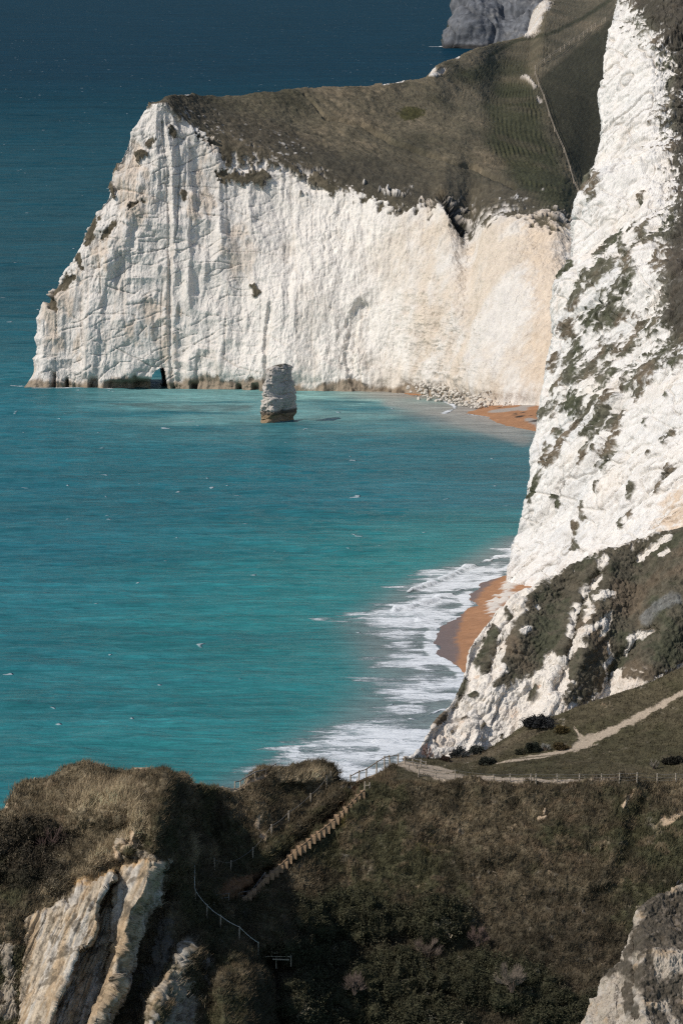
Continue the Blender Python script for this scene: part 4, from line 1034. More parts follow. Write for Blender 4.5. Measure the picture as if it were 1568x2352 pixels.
    col = mixc(col, (0.040, 0.034, 0.022), brm * 0.7 * (1 - meadow)); col = mixc(col, (0.17, 0.125, 0.08), sstep(0.32, 0.55, 1.5 * fbm(P, 1.1, 3, 441., 0.6)) * 0.5 * (1 - meadow))
    straw = np.maximum.reduce([blob(X, Y, 240, 1835, 120, 60), S([(215,1975,22),(330,1900,30),(300,1850,40)], 30), S([(90,2050),(200,2000)], 18), blob(X, Y, 700, 1785, 90, 26) * 0.6, blob(X, Y, 440, 1945, 16, 60) * .7])
    col = mixc(col, (0.40, 0.325, 0.215), sstep(0, 0.7, straw + 0.5 * j) * 0.85)
    col = mixc(col, (0.075, 0.050, 0.034), sstep(0.1, 0.6, fbm(P, 7.0, 3, 434.) + 0.3 * g2) * 0.5 * (px > 1100) * (py > 1810))
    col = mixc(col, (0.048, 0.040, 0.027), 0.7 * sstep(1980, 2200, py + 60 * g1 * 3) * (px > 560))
    col = mixc(col, (0.040, 0.040, 0.022), tk * 0.85)
    col = mixc(col, (0.030, 0.025, 0.018), lscrub * 0.8)
    col = mixc(col, (0.058, 0.051, 0.028), meadow * 0.85); col = mixc(col, (0.085, 0.070, 0.043), meadow * 0.7 * sstep(0.0, 0.45, 1.6 * fbm(P, 3.0, 4, 442., 0.65)))
    col = mixc(col, (0.105, 0.085, 0.055), meadow * sstep(0, 0.6, S([(1030,1750,8),(1130,1732,12),(1180,1700,14),(1260,1668,10)], 12) + 0.5 * j) * 0.9)
    bush2 = sstep(0, .5, np.maximum(blob(px, py, 975, 1925, 40, 45), blob(px, py, 780, 1885, 24, 20)) + .6 * j)
    col = mixc(col, (0.072, 0.060, 0.020), bush2 * sstep(-.1, .3, g2))
    col = col * (1 + 0.45 * g2[..., None] + 0.35 * g3[..., None])
    cs = fbm(slant, 1.1, 4, 435., 0.6, (1, 6, 14)); cs2 = fbm(slant, 0.3, 3, 436., 0.65, (1, 5, 10))
    rk = np.broadcast_to(np.array((0.42, 0.345, 0.255), np.float32), P.shape).copy()
    bandc = np.sin(strat * 21 + 3.0 * cs)
    rk = mixc(rk, (0.32, 0.215, 0.115), sstep(0.25, 0.9, bandc + 2.2 * cs2 + 1.2 * cs) * 0.6)
    rk = mixc(rk, (0.44, 0.41, 0.365), sstep(0.2, 0.9, -bandc + 2.2 * cs2 - cs) * 0.7)
    rk = mixc(rk, (0.12, 0.095, 0.065), sstep(0.0, 0.35, 1.5 * fbm(P, 0.8, 4, 437., 0.7) - 0.12) * 0.75)
    rk = rk * (1 + 0.5 * fbm(slant, 0.25, 3, 438., 0.7, (1, 3, 2.5))[..., None])
    rk = mixc(rk, (0.44, 0.26, 0.10), sstep(0, 0.6, S([(180,2022),(230,2003),(280,1985),(335,1968)], 17) + 0.9 * j) * 0.85)
    col = col * (1 - rock[..., None]) + rk * rock[..., None]
    col = mixc(col, (0.34, 0.285, 0.22), rsk * 0.85)
    col = mixc(col, (0.13, 0.12, 0.11), gul * (1 - rock) * 0.65 * sstep(-0.2, 0.4, cs))
    col = mixc(col, (0.19, 0.10, 0.055), redsoil * 0.8)
    col = mixc(col, (0.12, 0.075, 0.045), stp * 0.75)
    col = mixc(col, np.array((0.37, 0.30, 0.225)) , pm * (1 - 0.25 * sstep(0, .5, g2)))
    col = mixc(col, (0.47, 0.35, 0.235), sm)
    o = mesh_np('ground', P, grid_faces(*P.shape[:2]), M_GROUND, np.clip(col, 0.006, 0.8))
    tag(o, kind='structure')
    vis = dict(P=P, n=n, col=col, px=px, py=py, lev=lev, nb=nb, bare=np.clip(pm + sm + rock + stp + redsoil * .6 + gul * .5 + rsk * .7, 0, 1), tk=np.clip(tk + lscrub, 0, 1), meadow=meadow, straw=sstep(0, .7, straw))
    return vis
G = build_ground()
_gP = G['P'][G['nb']:]; _gx, _gy = proj(_gP)
def gp(px, py):
    k = np.argmin((_gx - px) ** 2 + (_gy - py) ** 2 + np.where(np.abs(_gx - px) + np.abs(_gy - py) < 4, 0.02 * (_gP[..., 1] - 380), 0))
    return Vector(_gP.reshape(-1, 3)[k])

# ------------------------------------------------------------------ scrubby chalk bluff between the meadow and the tall cliff
def build_bluff():
    pcs = np.concatenate([np.arange(930, 1741, 10), [2200, 3000, 4000]]).astype(float)
    gl = curve(GL[0], pcs)
    ridge = np.interp(pcs, [930,949,974,999,1034,1064,1071,1079,1109,1134,1164,1179,1244,1284,1334,1379,1449,1494,1568,1740],
                           [1775,1739,1704,1659,1621,1574,1534,1489,1449,1409,1391,1369,1336,1314,1289,1264,1246,1229,1214,1150])
    hpx = np.maximum(gl[:, 0] - ridge, 2)
    dD = hpx * 0.0345
    D0 = gl[:, 1]
    foot = np.stack([pcs, gl[:, 0] + 34, D0 + 0.9], 1)
    m1 = np.stack([pcs, gl[:, 0] - 0.33 * hpx, D0 + 1.2 + 0.28 * dD], 1)
    m2 = np.stack([pcs, gl[:, 0] - 0.68 * hpx, D0 + 1.2 + 0.64 * dD], 1)
    rg = np.stack([pcs, ridge, D0 + 1.2 + dD], 1)
    fine = np.arange(930, 1600, 1.15); fine = np.concatenate([fine, np.linspace(1602, 1740, 30), np.linspace(1750, 4000, 50)])
    A = pchip(pcs, np.stack([rg, m2, m1, foot]).transpose(1, 0, 2), fine)
    rows = segs([90, 96, 110])
    Q = pchip(np.arange(4), A.transpose(1, 0, 2), rows)
    px, py, D = Q[..., 0], Q[..., 1], Q[..., 2]
    P0 = unproj(px, py, D)
    wob = 10 * fbm(P0, 3.0, 3, 501.) + 5 * fbm(P0, 1.0, 3, 502.)
    X, Y = px + wob, py + wob
    f = 0.9 * np.sin(X * 0.035 + Y * 0.012) + 1.0 * fbm(P0, 5.0, 2, 503., 0.5, (1, 1, 2.2))
    c3 = lambda L: [(784 + a * .5, 1129 + b * .5) for a, b in L]
    S = lambda L, w: stroke(px, py, c3(L), w * .5)
    f -= 1.2 * sstep(0, .9, stroke(X, Y, c3([(1190,390),(1120,520),(1060,700),(1000,900)]), 26)) + 0.9 * sstep(0, .9, stroke(X, Y, c3([(800,560),(720,720),(690,830)]), 22)) + 1.0 * sstep(0, .9, stroke(X, Y, c3([(1430,640),(1290,760),(1200,900)]), 26))
    P = unproj(px, py, D - f * sstep(0, 0.3, np.minimum(rows, 3 - rows * 0.999))[:, None] if False else D - f * sstep(-0.1, 0.5, rows)[:, None])
    crest = P[0]
    b1 = crest + np.array((0.15, 0.8, -0.25)); b2 = crest + np.array((0.6, 3.0, -2.6)); b3 = crest + np.array((1.5, 11.0, 0)); b3[:, 2] = -2
    fb = pchip(np.arange(4), np.stack([crest, b1, b2, b3]), segs([6, 8, 14]))[1:][::-1]
    nb = len(fb)
    P = np.concatenate([fb, P]); pad = lambda a: np.concatenate([np.repeat(a[:1], nb, 0), a], 0)
    px, py = pad(px), pad(py)
    n = normals(P); n *= np.where(n[nb + 100:, :, 2:3].mean() < 0, -1, 1)
    j = 0.9 * fbm(P, 1.7, 4, 511., 0.7, (1, 1, 1.5)) + 0.7 * fbm(P, 0.45, 3, 512., 0.7)
    veg_poly = np.array(c3([(905,425),(1000,372),(1100,322),(1190,272),(1330,237),(1420,200),(1568,165),(1700,100),(14000,-200),(14000,1400),(1800,1000),(1568,790),(1420,880),(1385,850),(1330,835),(1270,820),(1215,900),(1180,940),(1100,985),(1010,970),(1060,880),(1030,790),(960,760),(930,830),(880,860),(830,880),(760,860),(740,770),(700,700),(780,610),(835,540),(845,480)]))
    veg = sdf_poly(px, py, veg_poly) / 18.0
    left_poly = np.array(c3([(700,595),(735,650),(715,720),(690,770),(700,850),(640,860),(608,790),(640,700)]))
    veg = np.maximum(veg, sdf_poly(px, py, left_poly) / 14.0)
    for L, w in [([(540,950),(565,890)],16),([(520,985),(550,930)],14),([(760,870),(790,840)],26),([(865,950),(885,910)],18),([(770,590),(760,540)],16),([(600,940),(620,935)],12),([(440,1060),(470,1020)],12),([(1310,830),(1400,850)],24),([(1090,960),(1130,880)],24),([(700,900),(740,870)],14),([(560,1050),(575,1045)],8),([(505,1115),(512,1108)],6),([(640,1080),(650,1070)],7),([(730,1135),(735,1120)],6)]:
        veg = np.maximum(veg, S(L, w))
    sc = np.full(px.shape, -9.)
    for L, w in [([(1190,345),(1210,320)],18),([(1125,590),(1150,540),(1120,465),(1160,430),(1185,400)],20),([(1170,490),(1240,470)],20),([(1045,670),(1062,575),(1085,540)],17),([(1075,690),(1130,640),(1200,610)],24),([(1190,660),(1225,570)],18),([(735,650),(790,590),(825,560)],17),([(740,720),(785,620)],12),([(1295,750),(1330,680),(1430,640)],17),([(1215,700),(1235,760),(1200,800)],13),([(830,645),(850,635)],14),([(1370,310),(1420,270),(1505,215)],17),([(1470,300),(1500,270)],12),([(1030,770),(1100,700)],20),([(900,540),(895,530)],10),([(1400,520),(1520,490)],0.1),([(1225,920),(1200,800)],10),([(1205,940),(1195,860)],9),([(950,790),(1000,780)],14),([(690,830),(740,760),(760,720)],10),([(870,450),(790,500)],16)]:
        sc = np.maximum(sc, S(L, w))
    gh = sstep(-.2, .5, S([(1400,590),(1450,540),(1530,500)], 34) + .5 * j)
    vm = sstep(-0.22, 0.35, veg + 1.1 * j) * (1 - sstep(-0.10, 0.40, sc + 1.2 * j))
    vm *= 1 - 0.7 * sstep(0.40, 0.6, fbm(P, 0.55, 3, 515.)) * sstep(1.4, 0.2, veg)
    ch = 1 - vm
    Qs = P.copy(); Qs[..., 0] = P[..., 0] - 0.5 * P[..., 2]
    d = ch * (0.35 * fbm(P, 1.8, 3, 521., 0.55) + 0.35 * ribs(Qs, 1.4, 522., (1, 1, 4)) + 0.16 * ridg(Qs, 0.7, 3, 522.5, 0.6, (1, 1, 2.2)) + 0.14 * fbm(P, 0.4, 3, 523., 0.6) - 0.2 * crack(Qs, 2.0, 0.04, 524., (1, 1, 4))) + vm * (0.20 + 0.24 * fbm(P, 0.8, 3, 525., 0.65) + 0.12 * fbm(P, 0.25, 2, 526.))
    P = P + n * (d * np.concatenate([np.full(nb, 0.6), np.linspace(0.6, 1, 30), np.ones(len(rows) - 30)])[:, None])[..., None]
    s1 = fbm(P, 3.0, 4, 531.); s2 = fbm(P, 0.7, 4, 532., 0.6)
    col = np.broadcast_to(np.array((0.72, 0.66, 0.585), np.float32), P.shape).copy()
    col = mixc(col, (0.58, 0.47, 0.37), sstep(0.1, 0.5, s1 + .3 * s2) * 0.55)
    col = mixc(col, (0.52, 0.36, 0.24), sstep(0.38, 0.6, s2) * 0.6)
    col = col * (1 + .08 * s2[..., None])
    gr = np.broadcast_to(np.array((0.096, 0.084, 0.060), np.float32), P.shape).copy()
    gr = mixc(gr, (0.125, 0.098, 0.068), sstep(0, .4, s1)); gr = mixc(gr, (0.068, 0.068, 0.044), sstep(.05, .4, -s1 + .4 * s2))
    gr = mixc(gr, (0.18, 0.18, 0.17), gh * 0.75)
    gr = gr * (1 + .6 * fbm(P, .45, 3, 533., .7)[..., None])
    col = col * ch[..., None] + gr * vm[..., None]
    tag(mesh_np('chalk_bluff', P, grid_faces(*P.shape[:2]), M_CHALKN, np.clip(col, .008, .82)), kind='structure')
    return P
BL = build_bluff()

# ------------------------------------------------------------------ near rock, lower right corner
def build_near_rock():
    pcs = np.concatenate([np.arange(1325, 1761, 6), [2400, 3600]]).astype(float)
    top = np.interp(pcs, [1325,1344,1350,1357,1376,1384,1390,1420,1426,1437,1446,1458,1460,1476,1524,1554,1568,1760],[2420,2350,2326,2308,2288,2264,2244,2212,2198,2176,2146,2136,2104,2078,2056,2043,2038,1975])
    Dc = np.interp(pcs, [1325, 1400, 1568, 1760], [352, 353, 356, 358])
    bot = np.full_like(pcs, 2620)
    hp = bot - top
    rg = np.stack([pcs, top, Dc], 1); m1 = np.stack([pcs, top + .3 * hp, Dc - .009 * hp * 1.0], 1); m2 = np.stack([pcs, top + .65 * hp, Dc - .018 * hp], 1); bt = np.stack([pcs, bot, Dc - .026 * hp], 1)
    fine = np.concatenate([np.arange(1325, 1590, 1.1), np.linspace(1592, 1760, 26), np.linspace(1770, 3600, 40)])
    A = pchip(pcs, np.stack([rg, m1, m2, bt]).transpose(1, 0, 2), fine)
    rows = segs([130, 110, 40]); Q = pchip(np.arange(4), A.transpose(1, 0, 2), rows)
    px, py, D = Q[..., 0], Q[..., 1], Q[..., 2]
    P0 = unproj(px, py, D)
    f = 0.9 * fbm(P0, 3.5, 3, 601.) * sstep(0, .4, rows)[:, None]
    P = unproj(px, py, D - f)
    c = P[0]
    b3 = c + np.array((.8, 9., 0)); b3[:, 2] = np.minimum(c[:, 2] - 6, 4.0)
    fb = pchip(np.arange(4), np.stack([c, c + np.array((.1, .5, -.2)), c + np.array((.4, 2.2, -2.2)), b3]), segs([6, 7, 8]))[1:][::-1]
    nb = len(fb); P = np.concatenate([fb, P]); pad = lambda a: np.concatenate([np.repeat(a[:1], nb, 0), a], 0)
    px, py = pad(px), pad(py)
    n = normals(P); n *= np.where(n[nb + 60:, :, 2:3].mean() < 0, -1, 1)
    j = .6 * fbm(P, 1.1, 4, 611., .62) + .4 * fbm(P, .28, 3, 612., .65)
    vp = np.maximum.reduce([sdf_poly(px, py, [(1476,2070),(1600,2030),(1800,1990),(8000,1800),(8000,2600),(1700,2600),(1568,2190),(1500,2180),(1455,2205),(1430,2200),(1446,2150),(1462,2120)]) / 26 + .0,
        stroke(px, py, [(1440,2225),(1480,2250),(1500,2280),(1560,2262)], 20), stroke(px, py, [(1440,2270),(1455,2330)], 13), stroke(px, py, [(1400,2240),(1430,2215)], 10), stroke(px, py, [(1490,2330),(1520,2345)], 14), stroke(px, py, [(1550,2300),(1568,2352)], 14), stroke(px, py, [(1490,2190),(1495,2255)], 7)])
    v = sstep(-.35, .40, vp + 1.5 * j + .10) * .92
    ch = 1 - v
    d = ch * (.42 * ridg(P, 1.5, 5, 621., .6) + .14 * fbm(P, .3, 3, 622., .65)) + v * (.12 + .3 * fbm(P, .6, 3, 623., .65) + .10 * fbm(P, .2, 2, 624.))
    P = P + n * d[..., None]
    s = fbm(P, .9, 4, 631., .6); s2 = fbm(P, .25, 3, 632., .65)
    col = np.broadcast_to(np.array((.40, .345, .28), np.float32), P.shape).copy()
    col = mixc(col, (.38, .27, .16), sstep(.1, .5, s) * .7); col = mixc(col, (.18, .15, .12), sstep(.18, .5, s2) * .7); col = mixc(col, (.46, .42, .37), sstep(.1, .5, -s) * .6)
    gr = np.broadcast_to(np.array((.060, .050, .036), np.float32), P.shape) * (1 + .7 * s2[..., None])
    gr = mixc(gr, (.20, .165, .135), sstep(.2, .5, s2 + .4 * s) * .6)
    col = col * ch[..., None] + gr * v[..., None]
    tag(mesh_np('near_rock', P, grid_faces(*P.shape[:2]), M_CHALKN, np.clip(col, .008, .8)), kind='structure')
    return P[nb:]
NR = build_near_rock()
# ------------------------------------------------------------------ grass and undergrowth on the near hill
def blades(name, P, n, col, w, count, seed, length, wid, tuft=6, spread=0.16, wind=(0.30, 0.10, 0), cmul=(0.78, 1.35)):
    """many single-blade triangles grown from the cells of a sheet, w = relative density per vertex"""
    rs = np.random.RandomState(seed)
    a = P[:-1, :-1]; e1 = P[:-1, 1:] - a; e2 = P[1:, :-1] - a
    area = np.linalg.norm(np.cross(e1, e2), axis=-1)
    pr = np.minimum(area, 0.06) * w[:-1, :-1]
    pr = pr.ravel() / pr.sum()
    nt_ = count // tuft
    k = rs.choice(len(pr), nt_, p=pr)
    u, v = rs.rand(nt_, 1), rs.rand(nt_, 1)
    base = a.reshape(-1, 3)[k] + e1.reshape(-1, 3)[k] * u + e2.reshape(-1, 3)[k] * v
    nn = n[:-1, :-1].reshape(-1, 3)[k]; cc = col[:-1, :-1].reshape(-1, 3)[k]
    ls = length(k, rs) if callable(length) else length * (0.6 + 0.8 * rs.rand(nt_))
    ls = np.repeat(ls, tuft) * (0.7 + 0.6 * rs.rand(nt_ * tuft))
    tc = np.repeat(cc * (cmul[0] + (cmul[1] - cmul[0]) * rs.rand(nt_, 1) ** 1.5), tuft, 0)
    b = np.repeat(base, tuft, 0) + rs.randn(nt_ * tuft, 3) * spread * np.array((1, 1, 0.15))
    d = 0.45 * np.repeat(nn, tuft, 0) + np.array((0, 0, 0.8)) + np.array(wind) + rs.randn(nt_ * tuft, 3) * 0.42
    d /= np.linalg.norm(d, axis=1, keepdims=True)
    s = np.cross(d, rs.randn(nt_ * tuft, 3)); s /= np.linalg.norm(s, axis=1, keepdims=True)
    b = b - 0.06 * d
    V = np.stack([b - s * wid / 2, b + s * wid / 2, b + d * ls[:, None]], 1)
    cv = np.repeat((tc * (0.85 + 0.3 * rs.rand(len(tc), 1)))[:, None], 3, 1)
    Fc = np.arange(len(V) * 3).reshape(-1, 3)
    return mesh_np(name, V, Fc, M_GRASS, np.clip(cv, 0.004, 0.5), smooth=False)

nbG = G['nb'] - 12
inview = (G['px'] > -14) & (G['px'] < 1582) & (G['py'] < 2380)
wg = inview * (1 - G['bare']) ** 2 * (1 - 0.93 * G['meadow']) * (1 - 0.7 * G['tk']) * (0.7 + 0.6 * G['straw'])
wg[:nbG] = 0
st_flat = G['straw'][:-1, :-1].ravel()
g = blades('grass', G['P'], G['n'], G['col'] * np.array((1.15, 1.1, 1.05)), wg, 400000, 1, lambda k, rs: (0.22 + 0.20 * rs.rand(len(k))) * (1 + 0.7 * st_flat[k]), 0.036)
tag(g, kind='stuff')
wm = inview * G['meadow'] * (1 - G['bare']) ** 2; wm[:nbG] = 0
g2_ = blades('turf', G['P'], G['n'], G['col'], wm, 50000, 2, 0.10, 0.05, tuft=4, spread=0.10)
tag(g2_, kind='stuff')

def leaves(name, P, n, col, w, count, seed, size, high, mat=None):
    rs = np.random.RandomState(seed)
    a = P[:-1, :-1]; e1 = P[:-1, 1:] - a; e2 = P[1:, :-1] - a
    pr = (np.minimum(np.linalg.norm(np.cross(e1, e2), axis=-1), 0.06) * w[:-1, :-1]).ravel(); pr /= pr.sum()
    k = rs.choice(len(pr), count, p=pr)
    b = a.reshape(-1, 3)[k] + e1.reshape(-1, 3)[k] * rs.rand(count, 1) + e2.reshape(-1, 3)[k] * rs.rand(count, 1)
    clump = np.clip(0.5 + 1.6 * fbm(b, 0.9, 3, seed + 0.3), 0.05, 1.3)
    b = b + n[:-1, :-1].reshape(-1, 3)[k] * (high * clump * rs.rand(count) ** 0.6)[:, None]
    d = rs.randn(count, 3); d /= np.linalg.norm(d, axis=1, keepdims=True)
    s = np.cross(d, rs.randn(count, 3)); s /= np.linalg.norm(s, axis=1, keepdims=True)
    sz = size * (0.6 + 0.8 * rs.rand(count, 1))
    V = np.stack([b - d * sz * 0.7, b + s * sz * 0.4, b + d * sz * 0.7, b - s * sz * 0.4], 1)
    c = col[:-1, :-1].reshape(-1, 3)[k] * (0.7 + 0.9 * rs.rand(count, 1))
    return mesh_np(name, V, np.arange(count * 4).reshape(-1, 4), M_LEAF, np.clip(np.repeat(c[:, None], 4, 1), .004, .5), smooth=False)
wt = inview * G['tk'] * (1 - G['bare']); wt[:nbG] = 0
tag(leaves('undergrowth', G['P'], G['n'], G['col'], wt, 120000, 3, 0.10, 0.55), kind='stuff')

# ------------------------------------------------------------------ bushes
def leafy_bush(px, py, rx, ry, col, label, group=None, dens=1.0, leaf=0.075, cat='bush'):
    p = gp(px, py + ry * 0.8)
    k = 0.0313
    a, h = rx * k * 1.2, ry * k * 2.5
    t = empty('bush', p); tag(t, label, cat, group)
    rs = np.random.RandomState(int(px * 7 + py) % 9999)
    n = int(900 * dens * max(1.0, a * h * 3))
    d = rs.randn(n, 3); d[:, 2] = np.abs(d[:, 2]); d /= np.linalg.norm(d, axis=1, keepdims=True)
    lump = 0.78 + 0.55 * fbm(d * 1.0 + px, 0.55, 3, 7.0)
    r = (1 - 0.42 * rs.rand(n) ** 1.5) * lump * np.where(rs.rand(n) < .14, 1.0 + .3 * rs.rand(n), 1.0)
    b = d * r[:, None] * np.array((a, a * 0.75, h * 0.92)) + np.array((0, 0, 0.02 * h))
    q = rs.randn(n, 3) + d; q /= np.linalg.norm(q, axis=1, keepdims=True)
    s = np.cross(q, rs.randn(n, 3)); s /= np.linalg.norm(s, axis=1, keepdims=True)
    sz = leaf * (0.6 + 0.8 * rs.rand(n, 1))
    V = np.stack([b - q * sz * .8, b + s * sz * .45, b + q * sz * .8, b - s * sz * .45], 1)
    c = np.array(col) * (0.6 + 0.9 * rs.rand(n, 1)) * (0.8 + 0.9 * np.clip(fbm(b, 0.5, 2, 8.0), -.3, .6))[:, None]
    mesh_np('foliage', V, np.arange(n * 4).reshape(-1, 4), M_LEAF, np.clip(np.repeat(c[:, None], 4, 1), .004, .4), parent=t, smooth=False)
    m = MB(); rr = random.Random(int(px))
    for i in range(9):
        an = rr.uniform(0, 6.28); q1 = Vector((math.cos(an) * a * .6, math.sin(an) * a * .45, h * rr.uniform(.45, .75)))
        m.tube([(0, 0, -.15), tuple(q1 * .45 + Vector((0, 0, .05))), tuple(q1)], [.03, .02, .008], 5)
    m.build('stem', M_TWIG, t)
    return t

def twiggy_bush(px, py, rx, ry, col, label, group=None, n=150):
    p = gp(px, py + ry * 0.85)
    k = 0.0313
    p = p + Vector((0, -0.6, 0.15)) if py > 2000 else p
    col = tuple(c * q for c, q in zip(col, (1.45, 1.5, 1.45)))
    a, h = rx * k * 1.05, ry * k * 2.3
    t = empty('bare_bush', p); tag(t, label, 'bush', group)
    rr = random.Random(int(px * 3 + py))
    V = []; cols = []
    m = MB()
    tips = []
    for i in range(16):
        an = rr.uniform(0, 6.28); e = rr.uniform(0.15, 0.95)
        q = Vector((math.cos(an) * a * (1 - e * .55), math.sin(an) * a * .7 * (1 - e * .55), h * e)) * rr.uniform(.55, .75)
        m.tube([(rr.uniform(-.1, .1), rr.uniform(-.1, .1), -.15), tuple(q * .5 + Vector((0, 0, .08 * h))), tuple(q)], [.022, .015, .007], 4, False)
        tips.append((q * .5 + Vector((0, 0, .08 * h)), q))
    m.build('stem', M_TWIG, t)
    f = MB()
    for i in range(n):
        s0, q = rr.choice(tips); b = s0.lerp(q, rr.uniform(.3, 1.0))
        d = (b + Vector((rr.gauss(0, .35) * a, rr.gauss(0, .3) * a, abs(rr.gauss(.12, .25)) * h + .1))).normalized()
        L = rr.uniform(.18, .45) * max(a, h * .8)
        e = b + d * L + Vector((0, 0, L * .15))
        # keep within the crown
        sc_ = math.sqrt((e.x / a) ** 2 + (e.y / (a * .8)) ** 2 + (e.z / (h * 1.02)) ** 2)
        if sc_ > 1: e = e / sc_ * rr.uniform(.92, 1.03)
        f.tube([tuple(b), tuple(b.lerp(e, .55) + Vector((rr.gauss(0, .02), rr.gauss(0, .02), .01))), tuple(e)], [.010, .008, .004], 3, False)
    f.build('twigs', plain_mat('twig_crown', col, 0.3, 7.0), t)
    return t

leafy_bush(1237, 1657, 36, 15, (.045, .045, .045), 'largest dark grey rounded bush on the meadow edge against the white bluff', dens=2.0)
leafy_bush(1290, 1676, 20, 7, (.10, .075, .030), 'low brownish gorse bush just right of and below the dark rounded bush', dens=1.2)
leafy_bush(1221, 1716, 19, 12, (.028, .032, .022), 'dark green bush standing above the bare muddy patch of the meadow', dens=1.6)
leafy_bush(1196, 1726, 16, 7, (.05, .05, .03), 'small low green bush left of the dark green one above the muddy patch', dens=1.2)
twiggy_bush(1252, 1716, 16, 11, (.17, .16, .15), 'pale grey leafless bush between the dark green bush and the brown gorse', n=200)
leafy_bush(1288, 1714, 20, 8, (.085, .062, .028), 'brown and green gorse bush beside the junction of the chalk path', dens=1.2)
leafy_bush(1119, 1748, 24, 10, (.034, .038, .028), 'dark bush on the meadow right behind the cliff-top path', dens=1.6)
leafy_bush(1052, 1727, 24, 12, (.060, .062, .058), 'grey-green bush leaning against the foot of the white bluff', dens=1.8)
leafy_bush(1091, 1721, 24, 9, (.055, .060, .050), 'long low grey-green bush at the right of the one under the bluff', dens=1.6)
twiggy_bush(981, 1728, 22, 18, (.16, .10, .085), 'reddish leafless bush by the fence corner at the tip of the white bluff', n=330)
leafy_bush(1022, 1743, 14, 6, (.070, .045, .032), 'small russet bush next to the reddish leafless one', dens=1.4)
leafy_bush(1542, 1745, 28, 8, (.030, .028, .020), 'dark low bramble bush on the far right of the meadow', dens=1.6)
twiggy_bush(1500, 1755, 18, 12, (.13, .11, .09), 'thin grey leafless bush left of the dark brambles on the meadow', n=140)
V_ = 'leafless bushes in the valley thicket'
twiggy_bush(981, 2178, 44, 26, (.115, .085, .070), 'wide leafless brown bush in the middle of the valley thicket', V_, n=700)
twiggy_bush(1096, 2152, 34, 22, (.105, .070, .060), 'reddish leafless bush at the upper right of the valley thicket', V_, n=480)
twiggy_bush(1174, 2248, 46, 30, (.135, .105, .085), 'domed pale brown leafless bush, lowest and farthest right in the valley', V_, n=850)
twiggy_bush(812, 2262, 34, 24, (.10, .072, .062), 'dull leafless bush low in the valley near the lower steps', V_, n=420)
twiggy_bush(118, 1932, 58, 30, (.085, .055, .048), 'broad red-brown leafless bush on the left flank of the grassy knoll', n=520)

# ------------------------------------------------------------------ fences
def hp(px, py):
    Q = HP[sum([6, 26, 48, 62, 76, 66]):sum([6, 26, 48, 62, 76, 66, 62, 26, 50, 54])].reshape(-1, 3)
    x, y = proj(Q)
    return Vector(Q[np.argmin((x - px) ** 2 + (y - py) ** 2)])

def sag(a, b, s, n=6):
    return [tuple(a.lerp(b, i / n) - Vector((0, 0, s * 4 * (i / n) * (1 - i / n)))) for i in range(n + 1)]

def fence(name, posts, label, group=None, r=0.055, wires=(0.0,), wire_r=0.012, wmat=None, sagv=0.05, ground=None, minh=0.6, lean=None, post_mat=None, cat='fence'):
    ground = ground or gp
    pts = []
    for i, (px, pt, pb) in enumerate(posts):
        b = ground(px, pb)
        top = unproj(px, pt, b.y)
        h = max(minh, top[2] - b.z)
        pts.append((b, h))
    o = pts[0][0]
    t = empty(name, o); tag(t, label, cat, group)
    rr = random.Random(int(posts[0][0] * 10))
    tops = []
    for i, (b, h) in enumerate(pts):
        l = Vector((rr.uniform(-.06, .06), rr.uniform(-.04, .04), 0)) * h
        if lean and i in lean: l = Vector((lean[i] * h, 0, 0))
        q0 = b - o - Vector((0, 0, .3)); q1 = b - o + Vector((0, 0, h)) + l
        m = MB(); m.tube([tuple(q0), tuple(q0.lerp(q1, .5)), tuple(q1)], [r, r * .97, r * .9], 8)
        m.build('post', post_mat or M_POST, t)
        tops.append((q0 + Vector((0, 0, .3)), q1))
    for wv in wires:
        m = MB()
        for (b0, t0), (b1, t1) in zip(tops[:-1], tops[1:]):
            a = t0.lerp(b0, wv) + Vector((0, -r, 0)); c = t1.lerp(b1, wv) + Vector((0, -r, 0))
            m.tube(sag(a, c, sagv), wire_r, 4, False)
        m.build('wire', wmat or M_WIRE, t)
    return t

fence('post_and_wire_fence', [(961,1769,1785),(1001,1770,1787),(1044,1768,1792),(1133,1778,1797),(1170,1777,1797),(1218,1777,1797),(1229,1777,1797),(1279,1777,1797),(1329,1777,1797),(1381,1777,1797),(1421,1775,1797),(1461,1774,1797),(1508,1776,1797),(1552,1776,1797),(1600,1777,1797)],
      'long post and wire fence along the cliff-top path above the dark slope', wires=(0.05, 0.4, 0.7), minh=0.62)
tl = fence('broken_fence', [(805,1779,1796),(823,1769,1790),(839,1764,1781),(860.5,1748,1769),(879,1736,1762),(893,1734,1755),(913,1731,1755)], 'weathered timber fence climbing the sandy bank above the breaking waves',
      wires=(), minh=0.55, lean={5: -.18, 6: .05})
# its two long rails
pp = [c for c in tl.children if c.name.startswith('post')]
def post_top(c):
    v = c.data.vertices; zs = max(v, key=lambda q: q.co.z).co; return Vector(zs)
tp = [post_top(c) for c in pp]
for k in range(len(tp) - 1):
    m = MB()
    m.beam(tp[k] + Vector((0, -.07, -.10)), tp[k + 1] + Vector((0, -.07, -.10)), .035, .06); m.build('rail', M_TREAD if k < 5 else M_POST, tl)
fence('rail_fence', [(929,1736,1756),(948,1739,1758),(966,1744,1761),(978,1750,1764)], 'short dark fence at the cliff corner beside the reddish bush', wires=(0.08, 0.5), wire_r=.025, minh=.5)
fence('low_rail_fence', [(938,1758,1766),(957,1756,1766)], 'single low rail set across the sandy cliff-top path', wires=(0.1,), wire_r=.03, wmat=M_POST, sagv=0, minh=.3)
fence('gate_post', [(837,1795,1814),(849,1799,1812)], 'post with a short cross rail at the head of the wooden steps', wires=(0.45,), wire_r=.035, wmat=M_POST, sagv=0, minh=.5)
